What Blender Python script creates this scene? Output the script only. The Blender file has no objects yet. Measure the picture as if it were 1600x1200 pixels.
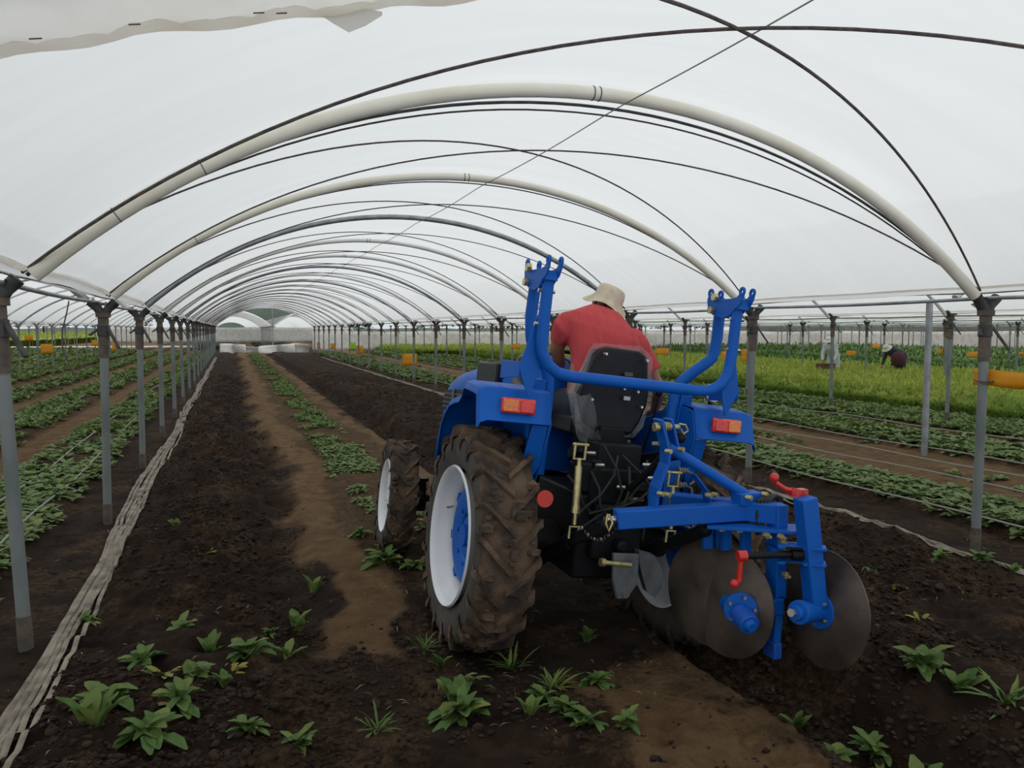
import bpy, math, random
import numpy as np
from mathutils import Vector, Matrix, noise as mnoise

random.seed(7)
RNG = np.random.default_rng(11)
SC = bpy.context.scene
COL = SC.collection
PI = math.pi

# ------------------------------------------------------------------ camera
YAW = math.radians(19.3)
FPX = 1250.0
PITCH = math.atan(85.0 / FPX)
HC = 1.7
cam_data = bpy.data.cameras.new('camera')
cam_data.sensor_fit = 'HORIZONTAL'
cam_data.sensor_width = 36.0
cam_data.lens = FPX / 1600.0 * 36.0
cam_data.clip_start = 0.05
cam_data.clip_end = 2000
cam = bpy.data.objects.new('camera', cam_data)
COL.objects.link(cam)
cam.location = (0, 0, HC)
cam.rotation_euler = (PI / 2 - PITCH, 0, -YAW)
SC.camera = cam

# ------------------------------------------------------------------ world: bright overcast sky
w = bpy.data.worlds.new('overcast_sky')
SC.world = w
w.use_nodes = True
nt = w.node_tree
nt.nodes.clear()
wo = nt.nodes.new('ShaderNodeOutputWorld')
bg = nt.nodes.new('ShaderNodeBackground')
tc = nt.nodes.new('ShaderNodeTexCoord')
sep = nt.nodes.new('ShaderNodeSeparateXYZ')
rp = nt.nodes.new('ShaderNodeValToRGB')
rp.color_ramp.elements[0].position = 0.0
rp.color_ramp.elements[0].color = (0.60, 0.63, 0.65, 1)
rp.color_ramp.elements[1].position = 0.55
rp.color_ramp.elements[1].color = (0.86, 0.87, 0.87, 1)
nz = nt.nodes.new('ShaderNodeTexNoise')
nz.inputs['Scale'].default_value = 2.2
nz.inputs['Detail'].default_value = 4
mxw = nt.nodes.new('ShaderNodeMix')
mxw.data_type = 'RGBA'
mxw.blend_type = 'MULTIPLY'
mxw.inputs[0].default_value = 0.6
nrp = nt.nodes.new('ShaderNodeValToRGB')
nrp.color_ramp.elements[0].position = 0.3
nrp.color_ramp.elements[0].color = (0.62, 0.66, 0.70, 1)
nrp.color_ramp.elements[1].position = 0.7
nrp.color_ramp.elements[1].color = (1, 1, 1, 1)
nt.links.new(tc.outputs['Generated'], sep.inputs[0])
nt.links.new(sep.outputs['Z'], rp.inputs[0])
nt.links.new(tc.outputs['Generated'], nz.inputs['Vector'])
nt.links.new(nz.outputs[0], nrp.inputs[0])
nt.links.new(rp.outputs[0], mxw.inputs[6])
nt.links.new(nrp.outputs[0], mxw.inputs[7])
nt.links.new(mxw.outputs[2], bg.inputs['Color'])
bg.inputs['Strength'].default_value = 1.15
nt.links.new(bg.outputs[0], wo.inputs[0])

# soft daylight direction behind the cloud cover
sun = bpy.data.lights.new('sun', 'SUN')
sun.energy = 0.5
sun.angle = math.radians(40)
sun.color = (1.0, 0.97, 0.92)
so = bpy.data.objects.new('sun', sun)
COL.objects.link(so)
so.rotation_euler = (math.radians(-25), math.radians(38), 0)

SC.view_settings.view_transform = 'Standard'
SC.view_settings.look = 'None'
SC.view_settings.exposure = 0.17
SC.view_settings.gamma = 1.0
SC.view_settings.use_curve_mapping = False
SC.cycles.max_bounces = 8
SC.cycles.transparent_max_bounces = 24
SC.cycles.diffuse_bounces = 3
SC.cycles.use_denoising = True

# ------------------------------------------------------------------ camera test (only to skip what the frame cannot show)
_fw = Vector((math.sin(YAW) * math.cos(PITCH), math.cos(YAW) * math.cos(PITCH), -math.sin(PITCH)))
_rt = Vector((math.cos(YAW), -math.sin(YAW), 0))
_up = _rt.cross(_fw)


def seen(x, y, z=1.0, m=60, far=95):
    d = Vector((x, y, z - HC))
    zz = d.dot(_fw)
    if zz < 0.4 or zz > far:
        return False
    px = 800 + FPX * d.dot(_rt) / zz
    return -m < px < 1600 + m


def seen_np(x, y, m=80):
    zz = x * math.sin(YAW) + y * math.cos(YAW)
    lt = x * math.cos(YAW) - y * math.sin(YAW)
    px = 800 + FPX * lt / np.maximum(zz, .01)
    return (zz > .6) & (px > -m) & (px < 1600 + m)


# ------------------------------------------------------------------ materials
def new_mat(name):
    m = bpy.data.materials.new(name)
    m.use_nodes = True
    n = m.node_tree
    n.nodes.clear()
    out = n.nodes.new('ShaderNodeOutputMaterial')
    return m, n, out


def mat(name, c1, c2=None, scale=8.0, rough=0.6, metal=0.0, bump=0.0, bscale=None, lo=0.35, hi=0.65, coat=0.0,
        spec=0.5, detail=5, trans=0.0, tint=None, stretch=None):
    m, n, out = new_mat(name)
    b = n.nodes.new('ShaderNodeBsdfPrincipled')
    b.inputs['Roughness'].default_value = rough
    b.inputs['Metallic'].default_value = metal
    b.inputs['Coat Weight'].default_value = coat
    b.inputs['Coat Roughness'].default_value = 0.15
    b.inputs['Specular IOR Level'].default_value = spec
    b.inputs['Base Color'].default_value = (*c1, 1)
    t = n.nodes.new('ShaderNodeTexCoord')
    src = t.outputs['Object']
    if stretch:
        mp = n.nodes.new('ShaderNodeMapping')
        mp.inputs['Scale'].default_value = stretch
        n.links.new(src, mp.inputs[0])
        src = mp.outputs[0]
    if c2:
        z = n.nodes.new('ShaderNodeTexNoise')
        z.inputs['Scale'].default_value = scale
        z.inputs['Detail'].default_value = detail
        n.links.new(src, z.inputs['Vector'])
        r = n.nodes.new('ShaderNodeValToRGB')
        r.color_ramp.elements[0].position = lo
        r.color_ramp.elements[0].color = (*c1, 1)
        r.color_ramp.elements[1].position = hi
        r.color_ramp.elements[1].color = (*c2, 1)
        n.links.new(z.outputs[0], r.inputs[0])
        last = r.outputs[0]
        if tint:
            a = n.nodes.new('ShaderNodeAttribute')
            a.attribute_name = 'tint'
            mx = n.nodes.new('ShaderNodeMix')
            mx.data_type = 'RGBA'
            mx.inputs[7].default_value = (*tint, 1)
            n.links.new(a.outputs['Fac'], mx.inputs[0])
            n.links.new(last, mx.inputs[6])
            last = mx.outputs[2]
        n.links.new(last, b.inputs['Base Color'])
    if bump:
        z2 = n.nodes.new('ShaderNodeTexNoise')
        z2.inputs['Scale'].default_value = bscale or scale * 3
        z2.inputs['Detail'].default_value = 6
        n.links.new(src, z2.inputs['Vector'])
        bp = n.nodes.new('ShaderNodeBump')
        bp.inputs['Strength'].default_value = bump
        bp.inputs['Distance'].default_value = 0.02
        n.links.new(z2.outputs[0], bp.inputs['Height'])
        n.links.new(bp.outputs[0], b.inputs['Normal'])
    surf = b.outputs[0]
    if trans:
        tl = n.nodes.new('ShaderNodeBsdfTranslucent')
        if c2:
            n.links.new(last, tl.inputs['Color'])
        else:
            tl.inputs['Color'].default_value = (*c1, 1)
        ms = n.nodes.new('ShaderNodeMixShader')
        ms.inputs[0].default_value = trans
        n.links.new(b.outputs[0], ms.inputs[1])
        n.links.new(tl.outputs[0], ms.inputs[2])
        surf = ms.outputs[0]
    n.links.new(surf, out.inputs['Surface'])
    return m


def film_mat(name, col, transp, lo=0.0, streak=True):
    m, n, out = new_mat(name)
    tr = n.nodes.new('ShaderNodeBsdfTransparent')
    tl = n.nodes.new('ShaderNodeBsdfTranslucent')
    df = n.nodes.new('ShaderNodeBsdfDiffuse')
    gl = n.nodes.new('ShaderNodeBsdfGlossy')
    gl.inputs['Roughness'].default_value = 0.35
    t = n.nodes.new('ShaderNodeTexCoord')
    mp = n.nodes.new('ShaderNodeMapping')
    mp.inputs['Scale'].default_value = (0.5, 3.0, 0.5)
    z = n.nodes.new('ShaderNodeTexNoise')
    z.inputs['Scale'].default_value = 1.3
    z.inputs['Detail'].default_value = 5
    z.inputs['Distortion'].default_value = 0.8
    r = n.nodes.new('ShaderNodeValToRGB')
    r.color_ramp.elements[0].position = 0.3
    r.color_ramp.elements[0].color = (*[c * 0.955 for c in col], 1)
    r.color_ramp.elements[1].position = 0.7
    r.color_ramp.elements[1].color = (*col, 1)
    n.links.new(t.outputs['Object'], mp.inputs[0])
    n.links.new(mp.outputs[0], z.inputs['Vector'])
    n.links.new(z.outputs[0], r.inputs[0])
    n.links.new(r.outputs[0], tl.inputs['Color'])
    tr.inputs['Color'].default_value = (0.97, 0.98, 0.98, 1)
    df.inputs['Color'].default_value = (0.7, 0.7, 0.7, 1)
    m1 = n.nodes.new('ShaderNodeMixShader')
    m1.inputs[0].default_value = 0.18
    n.links.new(tl.outputs[0], m1.inputs[1])
    n.links.new(df.outputs[0], m1.inputs[2])
    m2 = n.nodes.new('ShaderNodeMixShader')
    m2.inputs[0].default_value = transp
    n.links.new(m1.outputs[0], m2.inputs[1])
    n.links.new(tr.outputs[0], m2.inputs[2])
    m3 = n.nodes.new('ShaderNodeMixShader')
    m3.inputs[0].default_value = 0.04
    n.links.new(m2.outputs[0], m3.inputs[1])
    n.links.new(gl.outputs[0], m3.inputs[2])
    n.links.new(m3.outputs[0], out.inputs['Surface'])
    return m


M = {}
M['film'] = film_mat('polythene_film', (0.88, 0.90, 0.905), 0.06)
M['filmedge'] = mat('gathered_film', (0.93, 0.89, 0.82), (0.98, 0.96, 0.93), 4, rough=0.5, bump=0.5, bscale=7, trans=0.8)
M['seatfilm'] = film_mat('clear_wrap', (0.9, 0.9, 0.92), 0.78)
M['pvc'] = mat('cream_pipe', (0.76, 0.71, 0.57), (0.86, 0.82, 0.72), 3, rough=0.35, coat=0.2)
M['pvcwhite'] = mat('white_pipe', (0.70, 0.69, 0.65), (0.84, 0.84, 0.82), 3, rough=0.35, coat=0.2)
M['galv'] = mat('galvanised_steel', (0.24, 0.26, 0.28), (0.40, 0.42, 0.44), 6, rough=0.45, metal=0.5)
M['galvpost'] = mat('weathered_post', (0.14, 0.16, 0.155), (0.24, 0.265, 0.255), 5, rough=0.7, metal=0.0, stretch=(1, 1, .3))
M['rustpost'] = mat('rusty_socket', (0.075, 0.066, 0.055), (0.15, 0.115, 0.085), 14, rough=0.8, bump=.3)
M['blackiron'] = mat('black_iron', (0.03, 0.03, 0.03), (0.07, 0.065, 0.06), 15, rough=0.6)
M['rope'] = mat('dark_cord', (0.05, 0.04, 0.04), (0.12, 0.09, 0.08), 30, rough=0.8)
M['wire'] = mat('grey_wire', (0.25, 0.25, 0.24), rough=0.5, metal=0.4)
M['blue'] = mat('blue_paint', (0.003, 0.092, 0.43), (0.004, 0.108, 0.48), 2, rough=0.5, coat=0.0, spec=.22)
M['blackpaint'] = mat('black_paint', (0.006, 0.007, 0.009), (0.010, 0.010, 0.011), 10, rough=0.5, coat=0.0, spec=.2)
M['blackplastic'] = mat('black_plastic', (0.006, 0.008, 0.012), (0.010, 0.012, 0.018), 20, rough=0.42, spec=.22)
M['greyplastic'] = mat('grey_plastic', (0.07, 0.075, 0.08), (0.10, 0.10, 0.10), 10, rough=0.5)
M['vinyl'] = mat('black_vinyl', (0.012, 0.012, 0.014), rough=0.4)
M['gold'] = mat('yellow_zinc', (0.42, 0.34, 0.14), (0.60, 0.52, 0.27), 30, rough=0.35, metal=0.7)
M['steel'] = mat('bright_steel', (0.55, 0.53, 0.50), rough=0.3, metal=0.9)
M['castgrey'] = mat('grey_casting', (0.10, 0.11, 0.12), (0.16, 0.17, 0.18), 14, rough=0.6)
M['mudtyre'] = mat('muddy_rubber', (0.034, 0.025, 0.019), (0.135, 0.085, 0.052), 7, rough=0.95, bump=0.8, bscale=30, lo=.38, hi=.62)
M['tyreside'] = mat('dusty_rubber', (0.045, 0.038, 0.033), (0.075, 0.062, 0.05), 9, rough=0.9, bump=.15, bscale=60)
M['rim'] = mat('white_rim_paint', (0.72, 0.74, 0.76), (0.80, 0.81, 0.82), 4, rough=0.35, coat=0.2)
M['redlens'] = mat('red_lens', (0.65, 0.02, 0.02), (0.85, 0.04, 0.03), 60, rough=0.15, coat=0.6)
M['amberlens'] = mat('amber_lens', (0.75, 0.16, 0.02), (0.85, 0.25, 0.03), 60, rough=0.15, coat=0.6)
M['redpaint'] = mat('red_paint', (0.55, 0.02, 0.012), rough=0.4, coat=0.3)
M['disc'] = mat('worn_disc_steel', (0.050, 0.040, 0.032), (0.13, 0.10, 0.08), 5, rough=0.5, metal=0.35, bump=.1, bscale=20)
M['muddyblue'] = mat('dusty_blue_paint', (0.006, 0.085, 0.46), (0.16, 0.13, 0.12), 9, rough=0.5, lo=.55, hi=.72)
M['rubberhose'] = mat('black_rubber', (0.012, 0.012, 0.012), rough=0.6)
M['skin'] = mat('tanned_skin', (0.30, 0.125, 0.070), (0.36, 0.16, 0.09), 12, rough=0.5)
M['hair'] = mat('dark_hair', (0.015, 0.011, 0.009), rough=0.7)
M['jeans'] = mat('dark_denim', (0.02, 0.025, 0.04), (0.03, 0.04, 0.06), 30, rough=0.9)
M['hat'] = mat('beige_cotton', (0.56, 0.46, 0.33), (0.70, 0.60, 0.46), 18, rough=0.95, bump=0.4, bscale=25)
M['boots'] = mat('black_boot', (0.015, 0.013, 0.012), rough=0.6)
M['crate'] = mat('brown_crate', (0.10, 0.045, 0.025), (0.14, 0.06, 0.035), 8, rough=0.7)
M['yellow'] = mat('orange_trap_plastic', (0.80, 0.36, 0.010), (0.88, 0.43, 0.02), 6, rough=0.5, trans=.3)
M['greentarp'] = mat('lime_plastic', (0.28, 0.52, 0.03), (0.34, 0.60, 0.05), 4, rough=0.5)
M['whitecloth'] = mat('white_ground_sheet', (0.56, 0.55, 0.50), (0.70, 0.69, 0.65), 3, rough=0.9, bump=.5, bscale=4)
M['tape'] = mat('old_drip_tape', (0.10, 0.083, 0.06), (0.29, 0.25, 0.185), 9, rough=0.7)
M['dripline'] = mat('grey_drip_line', (0.26, 0.27, 0.22), rough=0.6)
M['leaf'] = mat('leaf_green', (0.085, 0.150, 0.038), (0.150, 0.235, 0.062), 20, rough=0.6, trans=0.25, tint=(0.25, 0.29, 0.12), spec=.3)
M['weed'] = mat('weed_green', (0.055, 0.120, 0.028), (0.11, 0.20, 0.05), 25, rough=0.6, trans=0.25, tint=(0.20, 0.24, 0.06), spec=.3)
M['weedyellow'] = mat('yellowing_leaf', (0.25, 0.22, 0.03), (0.38, 0.30, 0.04), 25, rough=0.6, trans=0.25, tint=(0.16, 0.20, 0.04))
M['tallcrop'] = mat('flowering_crop', (0.17, 0.27, 0.050), (0.28, 0.39, 0.070), 1.2, rough=0.9, trans=0.3, tint=(0.52, 0.54, 0.12), spec=.2)
M['darkcrop'] = mat('distant_crop', (0.045, 0.11, 0.02), (0.09, 0.17, 0.03), 0.8, rough=0.9, tint=(0.14, .22, .04))
M['straw'] = mat('dry_straw', (0.30, 0.22, 0.13), (0.42, 0.33, 0.22), 10, rough=0.9)
M['clod'] = mat('moist_soil', (0.020, 0.013, 0.009), (0.046, 0.029, 0.019), 9, rough=1.0, bump=.6, bscale=50, spec=.2)
M['tree'] = mat('far_tree', (0.035, 0.055, 0.025), (0.06, 0.085, 0.04), 0.6, rough=1.0)
M['hill'] = mat('hill_forest', (0.045, 0.075, 0.055), (0.065, 0.10, 0.07), .05, rough=1.0)
M['netting'] = mat('grey_shade_net', (0.15, 0.155, 0.13), (0.20, 0.205, 0.18), 2, rough=0.9)
M['sticker'] = mat('pale_sticker', (0.5, 0.52, 0.55), rough=0.4)

# shirt with diagonal folds
m, n, out = new_mat('red_cotton')
b = n.nodes.new('ShaderNodeBsdfPrincipled')
b.inputs['Base Color'].default_value = (0.56, 0.075, 0.080, 1)
b.inputs['Roughness'].default_value = 0.9
b.inputs['Specular IOR Level'].default_value = 0.2
t = n.nodes.new('ShaderNodeTexCoord')
mp = n.nodes.new('ShaderNodeMapping')
mp.inputs['Rotation'].default_value = (0, math.radians(38), 0)
mp.inputs['Scale'].default_value = (8, 3, 1.2)
z = n.nodes.new('ShaderNodeTexNoise')
z.inputs['Scale'].default_value = 1.6
z.inputs['Detail'].default_value = 2
bp = n.nodes.new('ShaderNodeBump')
bp.inputs['Strength'].default_value = 0.9
bp.inputs['Distance'].default_value = 0.07
n.links.new(t.outputs['Object'], mp.inputs[0])
n.links.new(mp.outputs[0], z.inputs['Vector'])
n.links.new(z.outputs[0], bp.inputs['Height'])
n.links.new(bp.outputs[0], b.inputs['Normal'])
n.links.new(b.outputs[0], out.inputs['Surface'])
M['shirt'] = m

# soil: dark moist tilled ground and paler dry trodden strips, chosen by the 'dry' attribute of the ground mesh
m, n, out = new_mat('soil')
b = n.nodes.new('ShaderNodeBsdfPrincipled')
b.inputs['Roughness'].default_value = 1.0
b.inputs['Specular IOR Level'].default_value = 0.15
t = n.nodes.new('ShaderNodeTexCoord')


def _noise(scale, detail=8, rough=.6):
    q = n.nodes.new('ShaderNodeTexNoise')
    q.inputs['Scale'].default_value = scale
    q.inputs['Detail'].default_value = detail
    q.inputs['Roughness'].default_value = rough
    n.links.new(t.outputs['Object'], q.inputs['Vector'])
    return q


def _ramp(src, c1, c2, lo, hi):
    r = n.nodes.new('ShaderNodeValToRGB')
    r.color_ramp.elements[0].position = lo
    r.color_ramp.elements[0].color = (*c1, 1)
    r.color_ramp.elements[1].position = hi
    r.color_ramp.elements[1].color = (*c2, 1)
    n.links.new(src, r.inputs[0])
    return r


n1 = _noise(5)
n2 = _noise(1.2, 5)
n3 = _noise(26, 8, .7)
dark = _ramp(n1.outputs[0], (0.016, 0.010, 0.007), (0.056, 0.033, 0.019), .35, .72)
dryc = _ramp(n1.outputs[0], (0.120, 0.071, 0.034), (0.235, 0.145, 0.072), .3, .7)
at = n.nodes.new('ShaderNodeAttribute')
at.attribute_name = 'dry'
ad = n.nodes.new('ShaderNodeMath')
ad.operation = 'ADD'
sb = n.nodes.new('ShaderNodeMath')
sb.operation = 'MULTIPLY_ADD'
sb.inputs[1].default_value = 1.1
sb.inputs[2].default_value = -0.55
n.links.new(n3.outputs[0], sb.inputs[0])
n.links.new(at.outputs['Fac'], ad.inputs[0])
n.links.new(sb.outputs[0], ad.inputs[1])
cl = n.nodes.new('ShaderNodeMapRange')
cl.inputs[1].default_value = 0.25
cl.inputs[2].default_value = 0.8
n.links.new(ad.outputs[0], cl.inputs[0])
mx = n.nodes.new('ShaderNodeMix')
mx.data_type = 'RGBA'
n.links.new(cl.outputs[0], mx.inputs[0])
n.links.new(dark.outputs[0], mx.inputs[6])
n.links.new(dryc.outputs[0], mx.inputs[7])
n.links.new(mx.outputs[2], b.inputs['Base Color'])
hs = n.nodes.new('ShaderNodeMath')
hs.operation = 'ADD'
n.links.new(n3.outputs[0], hs.inputs[0])
n.links.new(n1.outputs[0], hs.inputs[1])
bp = n.nodes.new('ShaderNodeBump')
bp.inputs['Strength'].default_value = 1.0
bp.inputs['Distance'].default_value = 0.05
n.links.new(hs.outputs[0], bp.inputs['Height'])
n.links.new(bp.outputs[0], b.inputs['Normal'])
n.links.new(b.outputs[0], out.inputs['Surface'])
M['soil'] = m


# ------------------------------------------------------------------ mesh builder
def rot_to(axis):
    return Vector((0, 0, 1)).rotation_difference(Vector(axis).normalized()).to_matrix().to_4x4()


class MB:
    def __init__(s):
        s.v = []
        s.f = []

    def add(s, vs, fs):
        o = len(s.v)
        s.v += [tuple(v) for v in vs]
        s.f += [tuple(i + o for i in f) for f in fs]
        return s

    def box(s, c, size, rot=None):
        R = rot or Matrix()
        hx, hy, hz = [q / 2 for q in size]
        vs = [Vector(c) + (R @ Vector((x, y, z))) for x in (-hx, hx) for y in (-hy, hy) for z in (-hz, hz)]
        return s.add(vs, [(0, 1, 3, 2), (4, 6, 7, 5), (0, 4, 5, 1), (2, 3, 7, 6), (0, 2, 6, 4), (1, 5, 7, 3)])

    def bar(s, p, q, wx, wy, up=(0, 0, 1)):
        """rectangular bar from p to q; wy is measured along up"""
        p, q = Vector(p), Vector(q)
        d = (q - p).normalized()
        u = Vector(up)
        x = d.cross(u)
        if x.length < 1e-4:
            x = d.cross(Vector((1, 0, 0)))
        x.normalize()
        y = x.cross(d).normalized()
        vs = []
        for c in (p, q):
            for a, b_ in ((-1, -1), (1, -1), (1, 1), (-1, 1)):
                vs.append(c + x * a * wx / 2 + y * b_ * wy / 2)
        return s.add(vs, [(3, 2, 1, 0), (4, 5, 6, 7), (0, 1, 5, 4), (1, 2, 6, 5), (2, 3, 7, 6), (3, 0, 4, 7)])

    def tube(s, pts, r, n=8, cap=True, flat=1.0):
        pts = [Vector(p) for p in pts]
        rs = r if hasattr(r, '__len__') else [r] * len(pts)
        k = len(pts)
        tan = []
        for i in range(k):
            a = pts[max(0, i - 1)]
            b_ = pts[min(k - 1, i + 1)]
            tan.append((b_ - a).normalized())
        ref = Vector((0, 0, 1)) if abs(tan[0].z) < .9 else Vector((1, 0, 0))
        x = tan[0].cross(ref).normalized()
        vs, fs = [], []
        for i in range(k):
            x = (x - tan[i] * x.dot(tan[i])).normalized()
            y = tan[i].cross(x)
            for j in range(n):
                a = 2 * PI * j / n
                vs.append(pts[i] + x * math.cos(a) * rs[i] + y * math.sin(a) * rs[i] * flat)
        for i in range(k - 1):
            for j in range(n):
                a, b_ = i * n + j, i * n + (j + 1) % n
                fs.append((a, b_, b_ + n, a + n))
        if cap:
            fs.append(tuple(range(n - 1, -1, -1)))
            fs.append(tuple((k - 1) * n + j for j in range(n)))
        return s.add(vs, fs)

    def cyl(s, p, q, r, n=16, r2=None):
        return s.tube([p, q], [r, r if r2 is None else r2], n)

    def prism(s, poly, vec):
        """closed polygon (3D points in a plane) extruded by vec"""
        vec = Vector(vec)
        a = [Vector(p) for p in poly]
        k = len(a)
        nrm = Vector((0, 0, 0))
        for i in range(k):
            nrm += a[i].cross(a[(i + 1) % k])
        if nrm.dot(vec) > 0:
            a.reverse()
        return s.add(a + [p + vec for p in a],
                     [tuple(range(k)), tuple(range(2 * k - 1, k - 1, -1))] +
                     [(i, k + i, k + (i + 1) % k, (i + 1) % k) for i in range(k)])

    def lathe(s, prof, c, axis, n=32, closed=False):
        """prof: (along axis, radius)"""
        R = rot_to(axis)
        c = Vector(c)
        vs, fs = [], []
        k = len(prof)
        for i in range(n):
            a = 2 * PI * i / n
            for h, r in prof:
                vs.append(c + (R @ Vector((r * math.cos(a), r * math.sin(a), h))))
        for i in range(n):
            i2 = (i + 1) % n
            for j in range(k if closed else k - 1):
                j2 = (j + 1) % k
                fs.append((i * k + j, i2 * k + j, i2 * k + j2, i * k + j2))
        return s.add(vs, fs)

    def ball(s, c, r, n=12, R=None):
        rx, ry, rz = r if hasattr(r, '__len__') else (r, r, r)
        R = R or Matrix()
        c = Vector(c)
        vs = [c + (R @ Vector((0, 0, -rz)))]
        m_ = n // 2
        for i in range(1, m_):
            ph = PI * i / m_
            for j in range(n):
                th = 2 * PI * j / n
                vs.append(c + (R @ Vector((rx * math.sin(ph) * math.cos(th), ry * math.sin(ph) * math.sin(th), -rz * math.cos(ph)))))
        vs.append(c + (R @ Vector((0, 0, rz))))
        fs = []
        for j in range(n):
            fs.append((0, 1 + (j + 1) % n, 1 + j))
            top = 1 + (m_ - 2) * n
            fs.append((len(vs) - 1, top + j, top + (j + 1) % n))
        for i in range(m_ - 2):
            for j in range(n):
                a = 1 + i * n + j
                b_ = 1 + i * n + (j + 1) % n
                fs.append((a, b_, b_ + n, a + n))
        return s.add(vs, fs)

    def limb(s, p, q, r1, r2, n=12):
        """tapered capsule"""
        s.tube([p, q], [r1, r2], n)
        s.ball(p, r1, n)
        s.ball(q, r2, n)
        return s

    def grid(s, rows):
        k = len(rows[0])
        vs = [p for r in rows for p in r]
        fs = []
        for i in range(len(rows) - 1):
            for j in range(k - 1):
                a = i * k + j
                fs.append((a, a + 1, a + k + 1, a + k))
        return s.add(vs, fs)

    def mirror_x(s):
        t = MB()
        t.v = [(-x, y, z) for x, y, z in s.v]
        t.f = [tuple(reversed(f)) for f in s.f]
        return t

    def build(s, name, material, parent=None, bevel=0.0, smooth=38, loc=None, seg=2):
        me = bpy.data.meshes.new(name)
        me.from_pydata(s.v, [], s.f)
        me.materials.append(material)
        if smooth:
            me.shade_smooth()
            me.set_sharp_from_angle(angle=math.radians(smooth))
        o = bpy.data.objects.new(name, me)
        COL.objects.link(o)
        if parent:
            o.parent = parent
        if loc:
            o.location = loc
        if bevel:
            bm_ = o.modifiers.new('bevel', 'BEVEL')
            bm_.width = bevel
            bm_.segments = seg
            bm_.limit_method = 'ANGLE'
            bm_.angle_limit = math.radians(40)
        return o


def tag(o, label, cat, group=None, kind=None):
    if label:
        o['label'] = label
    if cat:
        o['category'] = cat
    if group:
        o['group'] = group
    if kind:
        o['kind'] = kind
    return o


def struct(o, label=None):
    o['kind'] = 'structure'
    if label:
        o['label'] = label
    return o


def empty(name, loc, rot=(0, 0, 0)):
    e = bpy.data.objects.new(name, None)
    e.empty_display_size = 0.1
    COL.objects.link(e)
    e.location = loc
    e.rotation_euler = rot
    return e


def copy_tree(o, parent=None):
    c = o.copy()
    COL.objects.link(c)
    c.parent = parent
    for ch in list(o.children):
        copy_tree(ch, c)
    return c


def each(name, mbs, material, parent, **kw):
    return [m_.build(name, material, parent, **kw) for m_ in mbs]


ORD = ['first', 'second', 'third', 'fourth', 'fifth', 'sixth', 'seventh', 'eighth', 'ninth', 'tenth', 'eleventh',
       'twelfth', 'thirteenth', 'fourteenth', 'fifteenth', 'sixteenth', 'seventeenth', 'eighteenth', 'nineteenth',
       'twentieth', 'twenty-first', 'twenty-second', 'twenty-third', 'twenty-fourth', 'twenty-fifth', 'twenty-sixth',
       'twenty-seventh', 'twenty-eighth', 'twenty-ninth', 'thirtieth']


# ------------------------------------------------------------------ numpy noise
def vnoise(x, y, seed=0):
    xi = np.floor(x).astype(np.int64)
    yi = np.floor(y).astype(np.int64)
    xf = x - xi
    yf = y - yi

    def h(a, b_):
        v = (a * 374761393 + b_ * 668265263 + seed * 974634777) & 0xffffffff
        v = ((v ^ (v >> 13)) * 1274126177) & 0xffffffff
        return ((v ^ (v >> 16)) & 0xffff) / 65535.0
    u = xf * xf * (3 - 2 * xf)
    v = yf * yf * (3 - 2 * yf)
    return (h(xi, yi) * (1 - u) + h(xi + 1, yi) * u) * (1 - v) + (h(xi, yi + 1) * (1 - u) + h(xi + 1, yi + 1) * u) * v


def fbm(x, y, oct=4, seed=0, gain=.5):
    s = 0
    a = 1
    t_ = 0
    for i in range(oct):
        s = s + a * vnoise(x, y, seed + i)
        t_ += a
        a *= gain
        x = x * 2.03 + 7.1
        y = y * 2.03 + 3.7
    return s / t_


def smooth(a, b_, x):
    t_ = np.clip((x - a) / (b_ - a), 0, 1)
    return t_ * t_ * (3 - 2 * t_)


def band(x, a, b_, s=.12):
    return smooth(a - s, a + s, x) * (1 - smooth(b_ - s, b_ + s, x))


XL, XR = -1.05, 5.32          # post rows either side of the tunnel the tractor works in
BEDS_L = [(-2.35, -1.5), (-3.95, -3.0), (-5.55, -4.65), (-7.2, -6.2)]
BEDS_R = [(6.0, 6.9), (9.0, 10.4), (10.9, 12.6)]


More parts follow.
